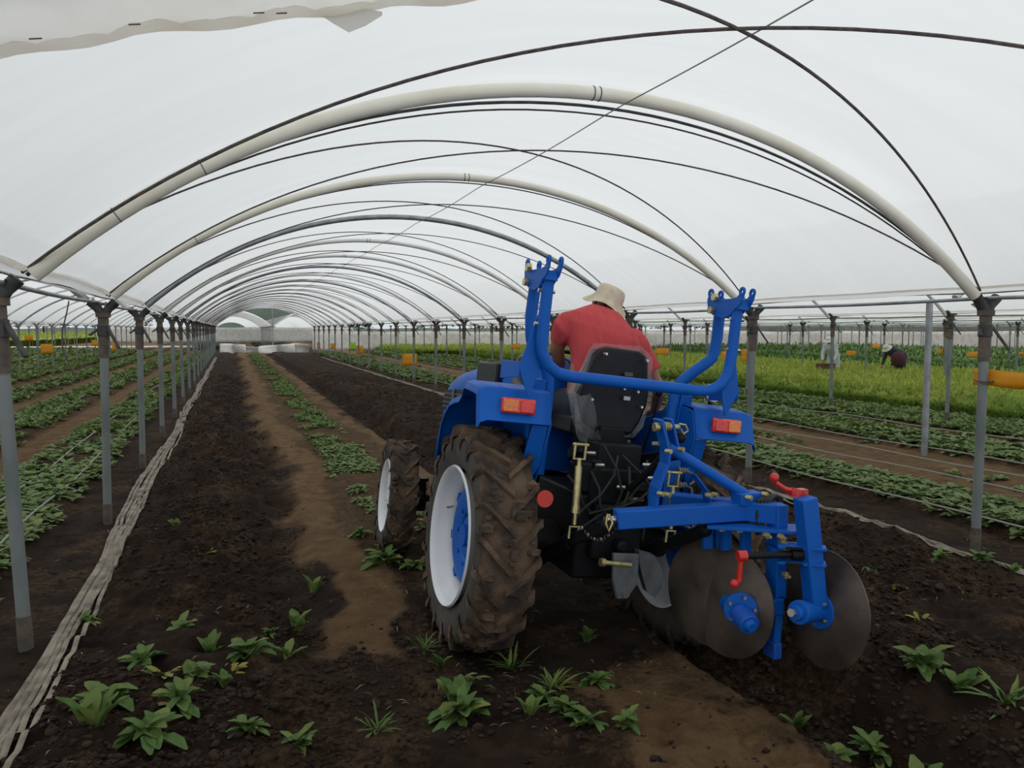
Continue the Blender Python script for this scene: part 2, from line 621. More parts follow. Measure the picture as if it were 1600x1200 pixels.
def soil(x, y):
    """height and dryness of the ground"""
    x = np.asarray(x, float)
    y = np.asarray(y, float)
    wob = (fbm(x * .0 + 3, y * .55, 3, 5) - .5)
    xw = x + wob * .35
    h = np.zeros_like(x)
    till = band(xw, -.85, .35, .1) + band(xw, 2.45, 5.1, .15)
    till = np.maximum(till, band(xw, .2, 4.9, .2) * (1 - smooth(2.6, 3.6, y)) * .8)
    till = np.clip(till, 0, 1)
    rough = fbm(x * 3.2, y * 3.2, 5, 1) - .5
    fine = fbm(x * 11, y * 11, 4, 9) - .5
    fade = 1 / (1 + np.maximum(y - 12, 0) * .04)
    crisp = np.abs(fbm(x * 6.5, y * 6.5, 4, 51) - .5)
    h += till * (rough * .17 + fine * .09 - crisp * .16 + .06) * fade
    h += (1 - till) * (rough * .05 + fine * .025) * fade
    # furrows
    h -= .10 * band(xw, .08, .42, .12) * smooth(3.6, 5.5, y)
    h += .05 * band(xw, -.65, -.1, .2)
    h -= .19 * band(x, 2.28, 2.72, .1)
    h += .07 * band(x, 2.95, 3.6, .25)
    h += .04 * band(xw, 1.05, 1.75, .12) * smooth(3.5, 6, y)
    h -= .055 * band(x, 1.1, 1.45, .08) * (1 - smooth(6.8, 7.2, y)) * smooth(3.4, 3.8, y)
    for a, b_ in BEDS_L + BEDS_R:
        h += .07 * band(x, a, b_, .1)
    # dryness
    e = (fbm(x * 2.4, y * 1.6, 4, 21) - .5) * 2.2
    e2 = (fbm(x * 3.5, y * 2.5, 4, 33) - .5) * 1.0
    dry = band(xw + e * .22, .47, .93, .1) * smooth(3.9, 4.6, y + e) * (.95 + e2)
    dry = np.maximum(dry, band(xw + e * .2, 1.84, 2.2, .1) * smooth(6.2, 7.5, y) * (.8 + e2))
    dry = np.maximum(dry, band(x + e * .45, 1.55, 2.25, .16) * (1 - smooth(3.5, 4.0, y + e * .6)) * (.75 + e2))
    dry = np.maximum(dry, band(xw + e * .3, .5, 1.0, .14) * smooth(2.6, 3.4, y) * (1 - smooth(4.4, 5, y)) * (.25 + e2 * 1.2))
    dry = np.maximum(dry, .52 * band(xw + e * .3, .3, 2.3, .2) * smooth(4.5, 7, y))
    dry = np.maximum(dry, .34 * smooth(-.02, .12, e2))
    out = 1 - band(x, XL + .15, XR - .1, .12)
    beds = np.zeros_like(x)
    for a, b_ in BEDS_L + BEDS_R:
        beds = np.maximum(beds, band(x, a - .08, b_ + .08, .1))
    dstrip = band(x, -1.55, XL + .2, .1) + band(x, XR - .2, 5.95, .1)
    o = out * (1 - beds * .55) * (1 - dstrip * .75) * (.85 + e2 * .5)
    dry = np.clip(np.maximum(dry, o), 0, 1)
    h += out * .02
    return h, dry


def ground_z(x, y):
    return float(soil(np.array([x]), np.array([y]))[0][0])


# ------------------------------------------------------------------ ground mesh
def build_ground():
    xs = [-1.5]
    while xs[-1] < 5.8:
        xs.append(xs[-1] + .03)
    st = .03
    lft = []
    x = -1.5
    while x > -70:
        st = min(st * 1.035, 4)
        x -= st
        lft.append(x)
    st = .03
    x = xs[-1]
    while x < 110:
        st = min(st * 1.022, 4)
        x += st
        xs.append(x)
    xs = np.array(lft[::-1] + xs)
    ys = [.9]
    st = .022
    while ys[-1] < 160:
        st *= 1.0125 if ys[-1] > 4 else 1.002
        ys.append(ys[-1] + st)
    ys = np.array(ys + [200, 280, 450, 800, 1300])
    xs = np.concatenate([[-900, -300, -120], xs, [160, 300, 900]])
    X, Y = np.meshgrid(xs, ys)
    H_, D = soil(X, Y)
    nx, ny = len(xs), len(ys)
    co = np.stack([X, Y, H_], -1).reshape(-1, 3)
    i = np.arange(ny - 1)[:, None] * nx + np.arange(nx - 1)[None, :]
    i = i.reshape(-1)
    F = np.stack([i, i + 1, i + nx + 1, i + nx], -1)
    o = np_mesh('floor', co, F, M['soil'], {'dry': D.reshape(-1)})
    struct(o, 'bare soil of the field, dark where ploughed and pale where trodden')
    return o


def np_mesh(name, co, faces, material, attrs=None, parent=None, smooth_=True):
    me = bpy.data.meshes.new(name)
    nv = len(co)
    k = faces.shape[1]
    nf = len(faces)
    me.vertices.add(nv)
    me.vertices.foreach_set('co', np.ascontiguousarray(co, np.float32).reshape(-1))
    me.loops.add(nf * k)
    me.loops.foreach_set('vertex_index', np.ascontiguousarray(faces, np.int32).reshape(-1))
    me.polygons.add(nf)
    me.polygons.foreach_set('loop_start', np.arange(nf, dtype=np.int32) * k)
    me.polygons.foreach_set('loop_total', np.full(nf, k, dtype=np.int32))
    me.update(calc_edges=True)
    for a, v in (attrs or {}).items():
        q = me.attributes.new(a, 'FLOAT', 'POINT')
        q.data.foreach_set('value', np.ascontiguousarray(v, np.float32))
    if smooth_:
        me.shade_smooth()
    me.materials.append(material)
    o = bpy.data.objects.new(name, me)
    COL.objects.link(o)
    if parent:
        o.parent = parent
    return o


build_ground()


# ------------------------------------------------------------------ leaves
def leaves(pos, yaw, pitch, length, width, fold=.25, droop=.35):
    """leaf blades as bent folded quads: returns verts (N*8,3), faces (N*4... ,4)"""
    ts = np.array([0.0, .40, .78, 1.0])
    ws = np.array([.07, .44, .46, .12])
    N = len(pos)
    P = []
    for t_, w_ in zip(ts, ws):
        for s_ in (-1, 0, 1):
            P.append((t_, s_ * w_, (abs(s_) * fold * w_)))
    P = np.array(P)                                  # 12 verts
    L = length[:, None]
    x = P[None, :, 0] * L
    yv = P[None, :, 1] * width[:, None]
    zv = P[None, :, 2] * width[:, None] - droop * (P[None, :, 0] ** 2) * L
    cp, sp = np.cos(pitch)[:, None], np.sin(pitch)[:, None]
    xr = x * cp - zv * sp
    zr = x * sp + zv * cp
    cy, sy = np.cos(yaw)[:, None], np.sin(yaw)[:, None]
    X = xr * cy - yv * sy + pos[:, None, 0]
    Y = xr * sy + yv * cy + pos[:, None, 1]
    Z = zr + pos[:, None, 2]
    V = np.stack([X, Y, Z], -1).reshape(-1, 3)
    f = []
    for i in range(3):
        for j in range(2):
            a = i * 3 + j
            f.append((a, a + 1, a + 4, a + 3))
    f = np.array(f)
    F = (f[None] + (np.arange(N) * 12)[:, None, None]).reshape(-1, 4)
    return V, F, 12


def leaves_lo(pos, yaw, pitch, length, width):
    P = np.array([(0, 0, 0), (.5, -.5, .06), (1, 0, -.12), (.5, .5, .06)])
    N = len(pos)
    x = P[None, :, 0] * length[:, None]
    yv = P[None, :, 1] * width[:, None]
    zv = P[None, :, 2] * length[:, None]
    cp, sp = np.cos(pitch)[:, None], np.sin(pitch)[:, None]
    xr = x * cp - zv * sp
    zr = x * sp + zv * cp
    cy, sy = np.cos(yaw)[:, None], np.sin(yaw)[:, None]
    V = np.stack([xr * cy - yv * sy + pos[:, None, 0], xr * sy + yv * cy + pos[:, None, 1], zr + pos[:, None, 2]], -1).reshape(-1, 3)
    F = (np.array([[0, 1, 2, 3]])[None] + (np.arange(N) * 4)[:, None, None]).reshape(-1, 4)
    return V, F, 4


def plant_leaves(px, py, pz, nl, size, lo=False, upright=.6):
    """rosettes: px.. arrays of plants, nl leaves each"""
    N = len(px)
    k = N * nl
    yaw = RNG.uniform(0, 2 * PI, k)
    pitch = RNG.uniform(.1, 1.25, k) * upright + .1
    sc = np.repeat(size, nl) * RNG.uniform(.6, 1.15, k)
    pos = np.stack([np.repeat(px, nl) + RNG.normal(0, .01, k), np.repeat(py, nl) + RNG.normal(0, .01, k), np.repeat(pz, nl)], -1)
    wd = sc * RNG.uniform(.42, .65, k)
    if lo:
        V, F, q = leaves_lo(pos, yaw, pitch, sc, wd)
    else:
        V, F, q = leaves(pos, yaw, pitch, sc, wd)
    tint = np.repeat(np.clip(RNG.normal(.3, .28, k), 0, 1), q)
    return V, F, tint


def bed_crop(name, x0, x1, y0, y1, dens, size, label, gap=0.12, seed=1, nl=9, mat_='leaf'):
    """a crop row: rosettes packed along a bed, thinner with distance"""
    Vs, Fs, Ts = [], [], []
    off = 0
    y = y0
    while y < y1:
        ye = min(y1, y + max(2.0, y * .25))
        dist = max(3., (y + ye) / 2 + abs((x0 + x1) / 2) * .4)
        s = 1 + max(0, dist - 7) * .045
        lo = dist > 13
        dn = dens / s ** 2.0 * (1.0 if not lo else 1.25)
        cnt = int((x1 - x0) * (ye - y) * dn)
        if cnt:
            px = RNG.uniform(x0, x1, cnt)
            py = RNG.uniform(y, ye, cnt)
            # three lines of plants along the bed
            ln = np.round((px - x0) / (x1 - x0) * 3 - .5).clip(0, 2)
            px = x0 + (ln + .5) / 3 * (x1 - x0) + RNG.normal(0, (x1 - x0) * .09, cnt)
            keep = seen_np(px, py) & (fbm(px * 1.6, py * .9, 3, seed) > gap + .25)
            px, py = px[keep], py[keep]
            if len(px):
                pz = soil(px, py)[0] + .005
                V, F, T_ = plant_leaves(px, py, pz, nl if not lo else 7, size * s ** .75 * RNG.uniform(.7, 1.2, len(px)), lo)
                Vs.append(V)
                if lo:
                    Fs.append(F + off)
                else:
                    Fs.append(F + off)
                Ts.append(T_)
                off += len(V)
        y = ye
    if not Vs:
        return None
    o = np_mesh(name, np.concatenate(Vs), np.concatenate(Fs), M[mat_], {'tint': np.concatenate(Ts)})
    tag(o, label, 'crop row', kind='stuff')
    return o


bed_crop('crop_row', -2.35, -1.5, 2.5, 62, 210, .088, 'low leafy green crop row nearest the left posts', seed=2)
bed_crop('crop_row', -3.95, -3.0, 4, 62, 200, .088, 'low leafy crop row second from the left posts', seed=3)
bed_crop('crop_row', -5.55, -4.65, 7, 62, 190, .092, 'low leafy crop row third from the left posts', seed=4)
bed_crop('crop_row', -7.3, -6.2, 9, 66, 190, .095, 'low leafy crop row fourth from the left posts', gap=.0, seed=5)
bed_crop('crop_row', -9.2, -7.6, 14, 70, 90, .14, 'dense green crop row fifth from the left posts', gap=0, seed=6)
bed_crop('crop_row', -14, -9.7, 18, 74, 70, .15, 'wide band of green crop far out on the left', gap=-.05, seed=7)
bed_crop('crop_row', -36, -14.3, 34, 76, 50, .16, 'broad green crop area at the far left', gap=-.1, seed=8)
bed_crop('crop_row', 6.0, 6.9, 3, 58, 230, .095, 'leafy green crop row nearest the right posts', gap=.02, seed=12)
bed_crop('crop_row', 9.0, 10.4, 6, 58, 190, .095, 'leafy crop row second beyond the right posts', gap=.06, seed=13)
bed_crop('crop_row', 7.5, 8.2, 5, 50, 30, .10, 'patchy thin weeds on the pale strip beyond the right posts', gap=.30, seed=14)
bed_crop('crop_row', 10.9, 13.5, 7, 58, 180, .095, 'wide leafy crop band in front of the yellow flowering field', gap=.0, seed=15)
bed_crop('crop_row', 5.5, 6.0, 24, 60, 50, .12, 'green growth along the far part of the right post row', gap=.1, seed=16)
bed_crop('crop_row', 1.10, 1.66, 7.2, 58, 330, .062, 'narrow low green row left standing between the ploughed strips', gap=.16, seed=17)
bed_crop('crop_row', .95, 1.6, 5.8, 8.0, 50, .09, 'sparse low seedlings beside the front wheel', gap=.27, seed=18)


# tall yellow-green flowering field
def tall_field(name, x0, x1, y0, y1, h, dens, mat_, label, seed, flower=.5):
    # canopy body
    xs = np.linspace(x0, x1, 70)
    ys = np.linspace(y0, y1, 150)
    X, Y = np.meshgrid(xs, ys)
    edge = np.minimum(smooth(0, .35, X - x0), smooth(0, .5, y1 - Y))
    Z = (h * .82 + (fbm(X * 2, Y * 2, 4, seed) - .5) * h * .4) * edge
    co = np.stack([X, Y, Z], -1).reshape(-1, 3)
    nx = len(xs)
    i = (np.arange(len(ys) - 1)[:, None] * nx + np.arange(nx - 1)[None]).reshape(-1)
    F0 = np.stack([i, i + 1, i + nx + 1, i + nx], -1)
    T0 = np.clip(fbm(X * 1.1, Y * 1.1, 4, seed + 3).reshape(-1) * 1.3 - .35, 0, 1)
    N = dens
    px = x0 + (x1 - x0) * RNG.uniform(0, 1, N) ** 1.7
    py = y0 + (y1 - y0) * RNG.uniform(0, 1, N) ** 1.5
    k = seen_np(px, py)
    px, py = px[k], py[k]
    N = len(px)
    e = np.minimum(smooth(0, .35, px - x0), 1)
    pz = RNG.uniform(.05, .9, N) * h * np.maximum(e, .35)
    d = np.hypot(px, py)
    s = .10 * (1 + np.maximum(0, d - 15) * .05)
    V, F, q = leaves_lo(np.stack([px, py, pz], -1), RNG.uniform(0, 6.28, N), RNG.uniform(.5, 1.5, N), s * RNG.uniform(.7, 1.3, N), s * RNG.uniform(.12, .35, N))
    T1 = np.repeat(np.clip((pz / h - .45) * 1.6 * RNG.uniform(.2, 1.4, N) * flower * 2, 0, 1), 4)
    o = np_mesh(name, np.concatenate([co, V]), np.concatenate([F0, F + len(co)]), M[mat_], {'tint': np.concatenate([T0, T1])})
    tag(o, label, 'field crop', kind='stuff')
    return o


tall_field('flowering_crop', 13.6, 21.5, 6, 48, .50, 190000, 'tallcrop', 'tall yellow-green flowering crop in front of the field workers', 3)
tall_field('flowering_crop', 21.5, 30, 10, 62, .30, 24000, 'darkcrop', 'darker green low crop behind the field workers', 6, .2)
tall_field('flowering_crop', 30.5, 48, 12, 55, .5, 24000, 'darkcrop', 'strip of taller green crop before the far white screen', 9, .4)
tall_field('flowering_crop', 10.5, 20, 49, 62, .45, 12000, 'tallcrop', 'yellow-green crop patch in the distance above the tractor bonnet', 13, .6)
tall_field('flowering_crop', -110, -17, 84, 175, .9, 34000, 'tallcrop', 'bright green field in the distance on the left', 16, .5)

# ------------------------------------------------------------------ soil clods, straw
def clods():
    ico_v = []
    ph = (1 + 5 ** .5) / 2
    for a in (-1, 1):
        for b_ in (-ph, ph):
            ico_v += [(0, a, b_), (a, b_, 0), (b_, 0, a)]
    ico_v = np.array(ico_v) / math.sqrt(1 + ph * ph)
    fs = []
    for i in range(12):
        for j in range(i + 1, 12):
            for k in range(j + 1, 12):
                a, b_, c = ico_v[i], ico_v[j], ico_v[k]
                if max(np.linalg.norm(a - b_), np.linalg.norm(b_ - c), np.linalg.norm(a - c)) < 1.1:
                    nn = np.cross(b_ - a, c - a)
                    fs.append((i, j, k) if nn @ (a + b_ + c) > 0 else (i, k, j))
    fs = np.array(fs)
    N = 60000
    y = .9 + RNG.uniform(0, 1, N) ** 1.9 * 30
    x = np.where(RNG.uniform(0, 1, N) < .42, RNG.normal(-.2, .36, N), RNG.uniform(2.35, 5.0, N))
    near = RNG.uniform(0, 1, N) < .18
    x = np.where(near, RNG.uniform(-.9, 5.0, N), x)
    y = np.where(near, RNG.uniform(1.5, 4.6, N), y)
    keep = (x > -1.3) & (x < 5.2) & seen_np(x, y) & (fbm(x * 1.2, y * 1.2, 3, 44) > .38)
    x, y = x[keep], y[keep]
    h, d = soil(x, y)
    k2 = (d < .45) | (RNG.uniform(0, 1, len(x)) < .12)
    x, y, h = x[k2], y[k2], h[k2]
    N = len(x)
    r = np.clip(RNG.lognormal(-4.7, .45, N), .004, .026)
    V = ico_v[None] * (r[:, None, None] * RNG.uniform(.4, 1.5, (N, 12, 1)))
    V[..., 0] *= RNG.uniform(.7, 1.4, (N, 1))
    V[..., 2] *= .65
    V += np.stack([x, y, h + r * .25], -1)[:, None]
    F = (fs[None] + (np.arange(N) * 12)[:, None, None]).reshape(-1, 3)
    o = np_mesh('soil_clods', V.reshape(-1, 3), F, M['clod'])
    tag(o, 'crumbly dark clods turned up by the plough', 'soil clods', kind='stuff')


clods()


def straw():
    N = 2600
    y = 1.6 + RNG.uniform(0, 1, N) ** 1.7 * 16
    x = RNG.uniform(-1.6, 5.6, N)
    k = seen_np(x, y) & (fbm(x * 1.1, y * 1.1, 3, 71) > .5)
    x, y = x[k], y[k]
    h, _ = soil(x, y)
    N = len(x)
    V, F, q = leaves_lo(np.stack([x, y, h + .012], -1), RNG.uniform(0, 6.28, N), RNG.normal(.1, .2, N), RNG.uniform(.02, .075, N), RNG.uniform(.002, .006, N))
    o = np_mesh('straw_bits', V, F, M['straw'])
    tag(o, 'scattered dry straw and stalk bits on the soil', 'straw', kind='stuff')


straw()

# ------------------------------------------------------------------ young plants in the foreground, each its own object
def plant_mesh(kind, seed):
    global RNG
    keep = RNG
    RNG = np.random.default_rng(seed)
    if kind == 'grass':
        k = 26
        pos = RNG.normal(0, .012, (k, 3)) * np.array([1, 1, 0])
        V, F, q = leaves(pos, RNG.uniform(0, 6.28, k), RNG.uniform(.5, 1.4, k), RNG.uniform(.06, .13, k), RNG.uniform(.008, .013, k), droop=.5)
        m_ = M['weed']
    elif kind == 'upright':
        k = 9
        pos = RNG.normal(0, .008, (k, 3)) * np.array([1, 1, 0])
        V, F, q = leaves(pos, RNG.uniform(0, 6.28, k), RNG.uniform(.85, 1.45, k), RNG.uniform(.06, .115, k), RNG.uniform(.028, .05, k), fold=.5, droop=.3)
        m_ = M['weed']
    elif kind == 'yellow':
        k = 9
        pos = RNG.normal(0, .01, (k, 3)) * np.array([1, 1, 0])
        V, F, q = leaves(pos, RNG.uniform(0, 6.28, k), RNG.uniform(.2, 1.2, k), RNG.uniform(.05, .10, k), RNG.uniform(.025, .045, k), droop=.4)
        m_ = M['weedyellow']
    else:
        k = 24
        pos = RNG.normal(0, .012, (k, 3)) * np.array([1, 1, 0])
        pos[:, 2] = RNG.uniform(0, .03, k)
        V, F, q = leaves(pos, RNG.uniform(0, 6.28, k), RNG.uniform(.15, 1.2, k), RNG.uniform(.04, .085, k), RNG.uniform(.024, .046, k), fold=.5, droop=.5)
        m_ = M['weed']
    T_ = np.repeat(np.clip(RNG.normal(.3, .3, k), 0, 1), q)
    me = np_mesh('seedling', V, F, m_, {'tint': T_})
    # a short stem
    o = me
    RNG = keep
    return o


PLANT_NAMES = {'grass': 'grass_tuft', 'upright': 'seedling', 'yellow': 'seedling', 'bushy': 'seedling'}
_pm = {}


def fg_plant(x, y, kind, s, label, group=None):
    key = (kind, (int(abs(x) * 100) + int(y * 100)) % 4)
    if key not in _pm:
        o = plant_mesh(kind, 100 + hash(key[1]) + {'grass': 1, 'upright': 2, 'yellow': 3, 'bushy': 4}[kind] * 10)
        _pm[key] = o
        o.name = PLANT_NAMES[kind]
    else:
        o = _pm[key].copy()
        COL.objects.link(o)
    o.location = (x, y, ground_z(x, y) - .004)
    s *= 1.22
    o.scale = (s, s, s)
    o.rotation_euler = (random.uniform(-.12, .12), random.uniform(-.12, .12), random.uniform(0, 6.28))
    tag(o, label, 'plant', group or 'young plants in the ploughed soil')


FG = [
 (-.82, 5.03, 'bushy', .8, 'small green seedling on dark soil just right of the near end of the tape bundle'),
 (-.29, 4.66, 'bushy', 1.2, 'broad leafy seedling at the top of the clump on the left foreground soil'),
 (-.14, 4.30, 'upright', 1.0, 'upright seedling in the middle of the left foreground clump'),
 (.05, 4.21, 'bushy', 1.15, 'pale-edged leafy seedling right of the left foreground clump'),
 (.23, 4.11, 'upright', .9, 'seedling with spread narrow leaves near the pale soil patch'),
 (.32, 4.58, 'upright', 1.15, 'single tall-leaved seedling above the left foreground clump'),
 (.18, 4.64, 'bushy', .7, 'little flat seedling left of the tall-leaved one'),
 (-.43, 4.10, 'bushy', 1.1, 'leafy seedling standing apart left of the foreground clump'),
 (-.20, 3.93, 'bushy', 1.0, 'seedling at the lower end of the left foreground clump'),
 (-.07, 3.84, 'upright', .85, 'loose seedling just below the left foreground clump'),
 (-.33, 3.93, 'yellow', .8, 'yellowing seedling left of the lower foreground clump'),
 (-.02, 4.02, 'yellow', .7, 'yellow-leaved seedling right of the foreground clump'),
 (-.24, 3.60, 'bushy', 1.1, 'green seedling with a yellow neighbour at the lower left'),
 (-.26, 3.68, 'yellow', .7, 'small yellow seedling above the green one at the lower left'),
 (-.53, 3.70, 'bushy', 1.5, 'large leafy plant at the lower left'),
 (-.55, 3.50, 'upright', 1.4, 'bright green plant at the bottom left edge'),
 (-.34, 3.38, 'bushy', 1.2, 'leafy plant at the bottom left right of the bright one'),
 (.54, 3.26, 'grass', .8, 'small round grass tuft alone on the dark soil at the bottom'),
 (.03, 3.35, 'bushy', .8, 'faint low seedling at the bottom between the clump and the grass tuft'),
 (.22, 3.20, 'bushy', .8, 'seedling on the bottom edge left of the grass tuft'),
 (.92, 3.28, 'bushy', 1.4, 'big leafy plant below the rear wheel'),
 (.93, 3.42, 'upright', 1.3, 'tall-leaved plant directly behind the big one below the rear wheel'),
 (1.00, 3.55, 'bushy', .9, 'seedling at the upper end of the clump below the rear wheel'),
 (.96, 3.83, 'upright', .8, 'small seedling between the rear wheel and the leafy clump'),
 (.93, 4.08, 'grass', .7, 'pale grassy sprout left of the rear wheel foot'),
 (1.02, 5.70, 'bushy', 1.5, 'leafy plant beside the front wheel foot'),
 (1.20, 5.55, 'bushy', 1.1, 'plant between the front and rear wheels'),
 (.48, 5.29, 'upright', 1.0, 'single seedling on the edge of the pale soil strip'),
 (1.33, 3.80, 'grass', 1.0, 'grass tuft right below the rear tyre'),
 (1.78, 3.86, 'upright', .8, 'small seedling in the shade under the tractor'),
 (1.20, 3.17, 'upright', .8, 'small two-leaved seedling right of the big leafy plant'),
 (1.38, 2.98, 'bushy', 1.0, 'leafy seedling at the bottom centre of the foreground'),
 (1.36, 3.14, 'bushy', .8, 'small seedling behind the bottom centre one'),
 (1.54, 2.92, 'bushy', .8, 'seedling at the bottom, left of the pale soil'),
 (1.39, 3.40, 'grass', .9, 'dry yellowish grass tuft left of the pale soil patch'),
 (1.30, 3.30, 'bushy', .8, 'dark leafy seedling beside the yellowish tuft'),
 (1.62, 3.38, 'bushy', .8, 'seedling on the left rim of the pale soil patch'),
 (2.49, 3.03, 'upright', .8, 'small upright seedling just below the rear plough disc'),
 (2.38, 2.66, 'bushy', 1.1, 'leafy seedling at the left end of the lower right clump'),
 (2.62, 2.68, 'bushy', 1.0, 'seedling in the lower right clump next to the pale soil'),
 (3.00, 2.78, 'bushy', 1.4, 'large leafy plant at the top of the lower right clump'),
 (3.05, 2.62, 'upright', 1.2, 'upright plant in the middle of the lower right clump'),
 (3.08, 2.42, 'grass', 1.2, 'grassy plant near the right edge of the foreground'),
 (2.55, 2.36, 'upright', 1.1, 'plant on the bottom edge at the right'),
 (3.22, 2.35, 'bushy', 1.2, 'leafy plant at the bottom right corner'),
 (4.11, 4.31, 'bushy', .9, 'seedling on the dark soil right of the plough discs'),
 (3.45, 4.05, 'bushy', .9, 'small plant just right of the rear disc rim'),
 (3.89, 3.84, 'yellow', .6, 'pale sprout on the dark soil below the right tape bundle'),
 (3.60, 3.38, 'yellow', .6, 'pale sprout in the open dark soil at the right'),
 (4.78, 4.32, 'bushy', .9, 'seedling just in front of the right tape bundle, left of the post'),
 (4.98, 4.16, 'bushy', .9, 'seedling in front of the right tape bundle under the post'),
 (4.92, 3.87, 'upright', .8, 'upright seedling at the right frame edge below the tape bundle'),
 (-.46, 6.89, 'upright', .8, 'tiny seedling far up the left ploughed strip'),
 (-.20, 6.10, 'yellow', .6, 'tiny pale sprout midway up the left ploughed strip'),
 (.95, 6.5, 'bushy', 1.1, 'low plant left of the front wheel on the dark edge'),
]
for a in FG:
    fg_plant(*a)

# ------------------------------------------------------------------ drip tape bundles and drip lines
def tape_bundle(xc, y0, y1, label, seed, strands=7, wd=.05, breaks=None):
    b_ = MB()
    rr = random.Random(seed)
    for k in range(strands):
        pts = []
        o = (k - (strands - 1) / 2) / strands * wd * 2.4
        y = y0
        ph = rr.uniform(0, 6)
        while y < y1:
            x = xc + o * (1 + .3 * math.sin(y * .7 + ph)) + .018 * math.sin(y * .8 + seed) + .006 * math.sin(y * 3 + ph)
            z_ = ground_z(x, y) + .014 + (k % 3) * .006
            if rr.random() < .05 and y > 6:
                z_ -= .04
            pts.append((x, y, z_))
            y += .12 if y < 14 else .5
        b_.tube(pts, .013, 6, flat=.40)
    o = b_.build('drip_tape_bundle', M['tape'])
    tag(o, label, 'drip tape', 'drip tape bundles along the posts')


tape_bundle(-.90, 1.2, 52, 'bundle of old pale drip tape on the soil along the left post row', 3, 10, .062)
tape_bundle(5.14, 2.4, 50, 'bundle of pale drip tape on the soil in front of the right post row', 8, 7, .06)


def drip(xc, y0, y1, label, grp):
    pts = []
    y = y0
    while y < y1:
        pts.append((xc + .02 * math.sin(y * .9 + xc), y, .075 + .05 + .012 * math.sin(y * 1.7 + xc * 3)))
        y += .4 if y < 20 else 1.5
    o = MB().tube(pts, .009, 6).build('drip_line', M['dripline'])
    tag(o, label, 'drip line', grp)


g = 'drip lines over the beds'
drip(-1.62, 2.5, 55, 'pale drip line on the nearest left bed, side by the posts', g)
drip(-2.02, 3, 55, 'pale drip line along the middle of the nearest left bed', g)
drip(-3.35, 5, 55, 'pale drip line over the second left bed', g)
drip(-5.1, 8, 55, 'pale drip line over the third left bed', g)
drip(5.92, 3, 40, 'drip line at the post side of the nearest right bed', g)
drip(7.25, 4, 45, 'drip line along the front edge of the pale strip on the right', g)
drip(8.0, 4, 45, 'drip line in the middle of the pale strip on the right', g)
drip(8.75, 5, 45, 'drip line along the rear edge of the pale strip on the right', g)
drip(10.65, 6, 45, 'dark-looking drip line between the second and third right beds', g)

# ------------------------------------------------------------------ tunnel frames
HP = 1.93
W_T = 6.37


def yl(k):
    return 4.70 + 2.93 * k


def yr(k):
    return 4.50 + 2.85 * k


def arc_pts(p, q, rise, n=28):
    """circular arc from p to q bulging up"""
    p, q = Vector(p), Vector(q)
    half = (q - p).length / 2
    R_ = (half * half + rise * rise) / (2 * rise)
    pts = []
    a = math.asin(half / R_)
    for i in range(n + 1):
        th = -a + 2 * a * i / n
        t_ = (math.sin(th) * R_ + half) / (2 * half)
        z_ = R_ * math.cos(th) - (R_ - rise)
        pts.append(p.lerp(q, t_) + Vector((0, 0, z_)))
    return pts


def make_post_mesh_parts(near):
    pass


def post(x, y, label, group, detail=2, lean=0.0, h=HP):
    gz = ground_z(x, y) - .04
    if detail == 0:
        key = 'p0'
    else:
        key = 'p%d' % detail
    if key in PROTO:
        r = copy_tree(PROTO[key])
    else:
        n_ = 12 if detail else 6
        p = MB()
        p.cyl((0, 0, .20), (0, 0, h - .42), .034 if detail else .032, n_)
        s_ = MB().cyl((0, 0, 0), (0, 0, .22), .037, n_)
        c = MB().cyl((0, 0, h - .44), (0, 0, h - .10), .043, n_)
        c.cyl((0, 0, h - .10), (0, 0, h - .06), .06, n_)
        br = MB()
        for s in (-1, 1):
            br.tube([(0, 0, h - .09), (s * .045, 0, h - .02), (s * .10, 0, h + .035)], [.036, .036, .040], n_)
        if detail == 0:
            m_ = MB()
            for q in (p, s_, c, br):
                m_.add(q.v, q.f)
            m_.tube([(0, -.02, h - .2), (.06, -.1, h - .22), (.12, -.2, h - .34)], .012, 5)
            r = m_.build('support_post', M['galvpost'])
        else:
            r = empty('support_post', (0, 0, 0))
            p.build('pole', M['galvpost'], r)
            s_.build('ground_stub', M['rustpost'], r)
            c.build('socket', M['rustpost'], r)
            br.build('arch_bracket', M['blackiron'], r)
            b2 = MB()
            b2.cyl((0, 0, h - .26), (0, 0, h - .17), .05, n_)
            b2.bar((.03, -.02, h - .17), (.13, -.10, h - .36), .026, .018)
            b2.bar((-.03, .02, h - .19), (-.10, -.05, h - .25), .026, .018)
            b2.build('rope_hook', M['blackiron'], r, bevel=.003)
            if detail >= 1:
                t_ = MB()
                for k in range(5):
                    a = random.uniform(0, 6)
                    t_.tube([(.05 * math.cos(a), .03, h - .06), (.09 * math.cos(a + 1), .05, h - .02), (.06 * math.cos(a + 2), -.04, h + .03), (.05 * math.cos(a + 3), .03, h - .05)], .006, 5)
                t_.build('wire_tie', M['rope'], r)
        PROTO[key] = r
    r.location = (x, y, gz)
    k_ = (h - gz) / h
    r.rotation_euler = (random.uniform(-.008, .008), lean, 0)
    tag(r, label, 'post', group)
    return r


PROTO = {}
NK = 19
for k in range(0, NK):
    post(XL, yl(k), 'galvanised tunnel post in the row left of the tractor, %s from the front' % ORD[k], 'posts of the left row', 2 if k < 7 else 1, lean=-.035 if k == 0 else random.uniform(-.012, .012))
for k in range(0, NK):
    post(XR, yr(k), 'galvanised tunnel post in the row right of the tractor, %s from the front' % ORD[k], 'posts of the right row', 2 if k < 7 else 1, lean=.01)

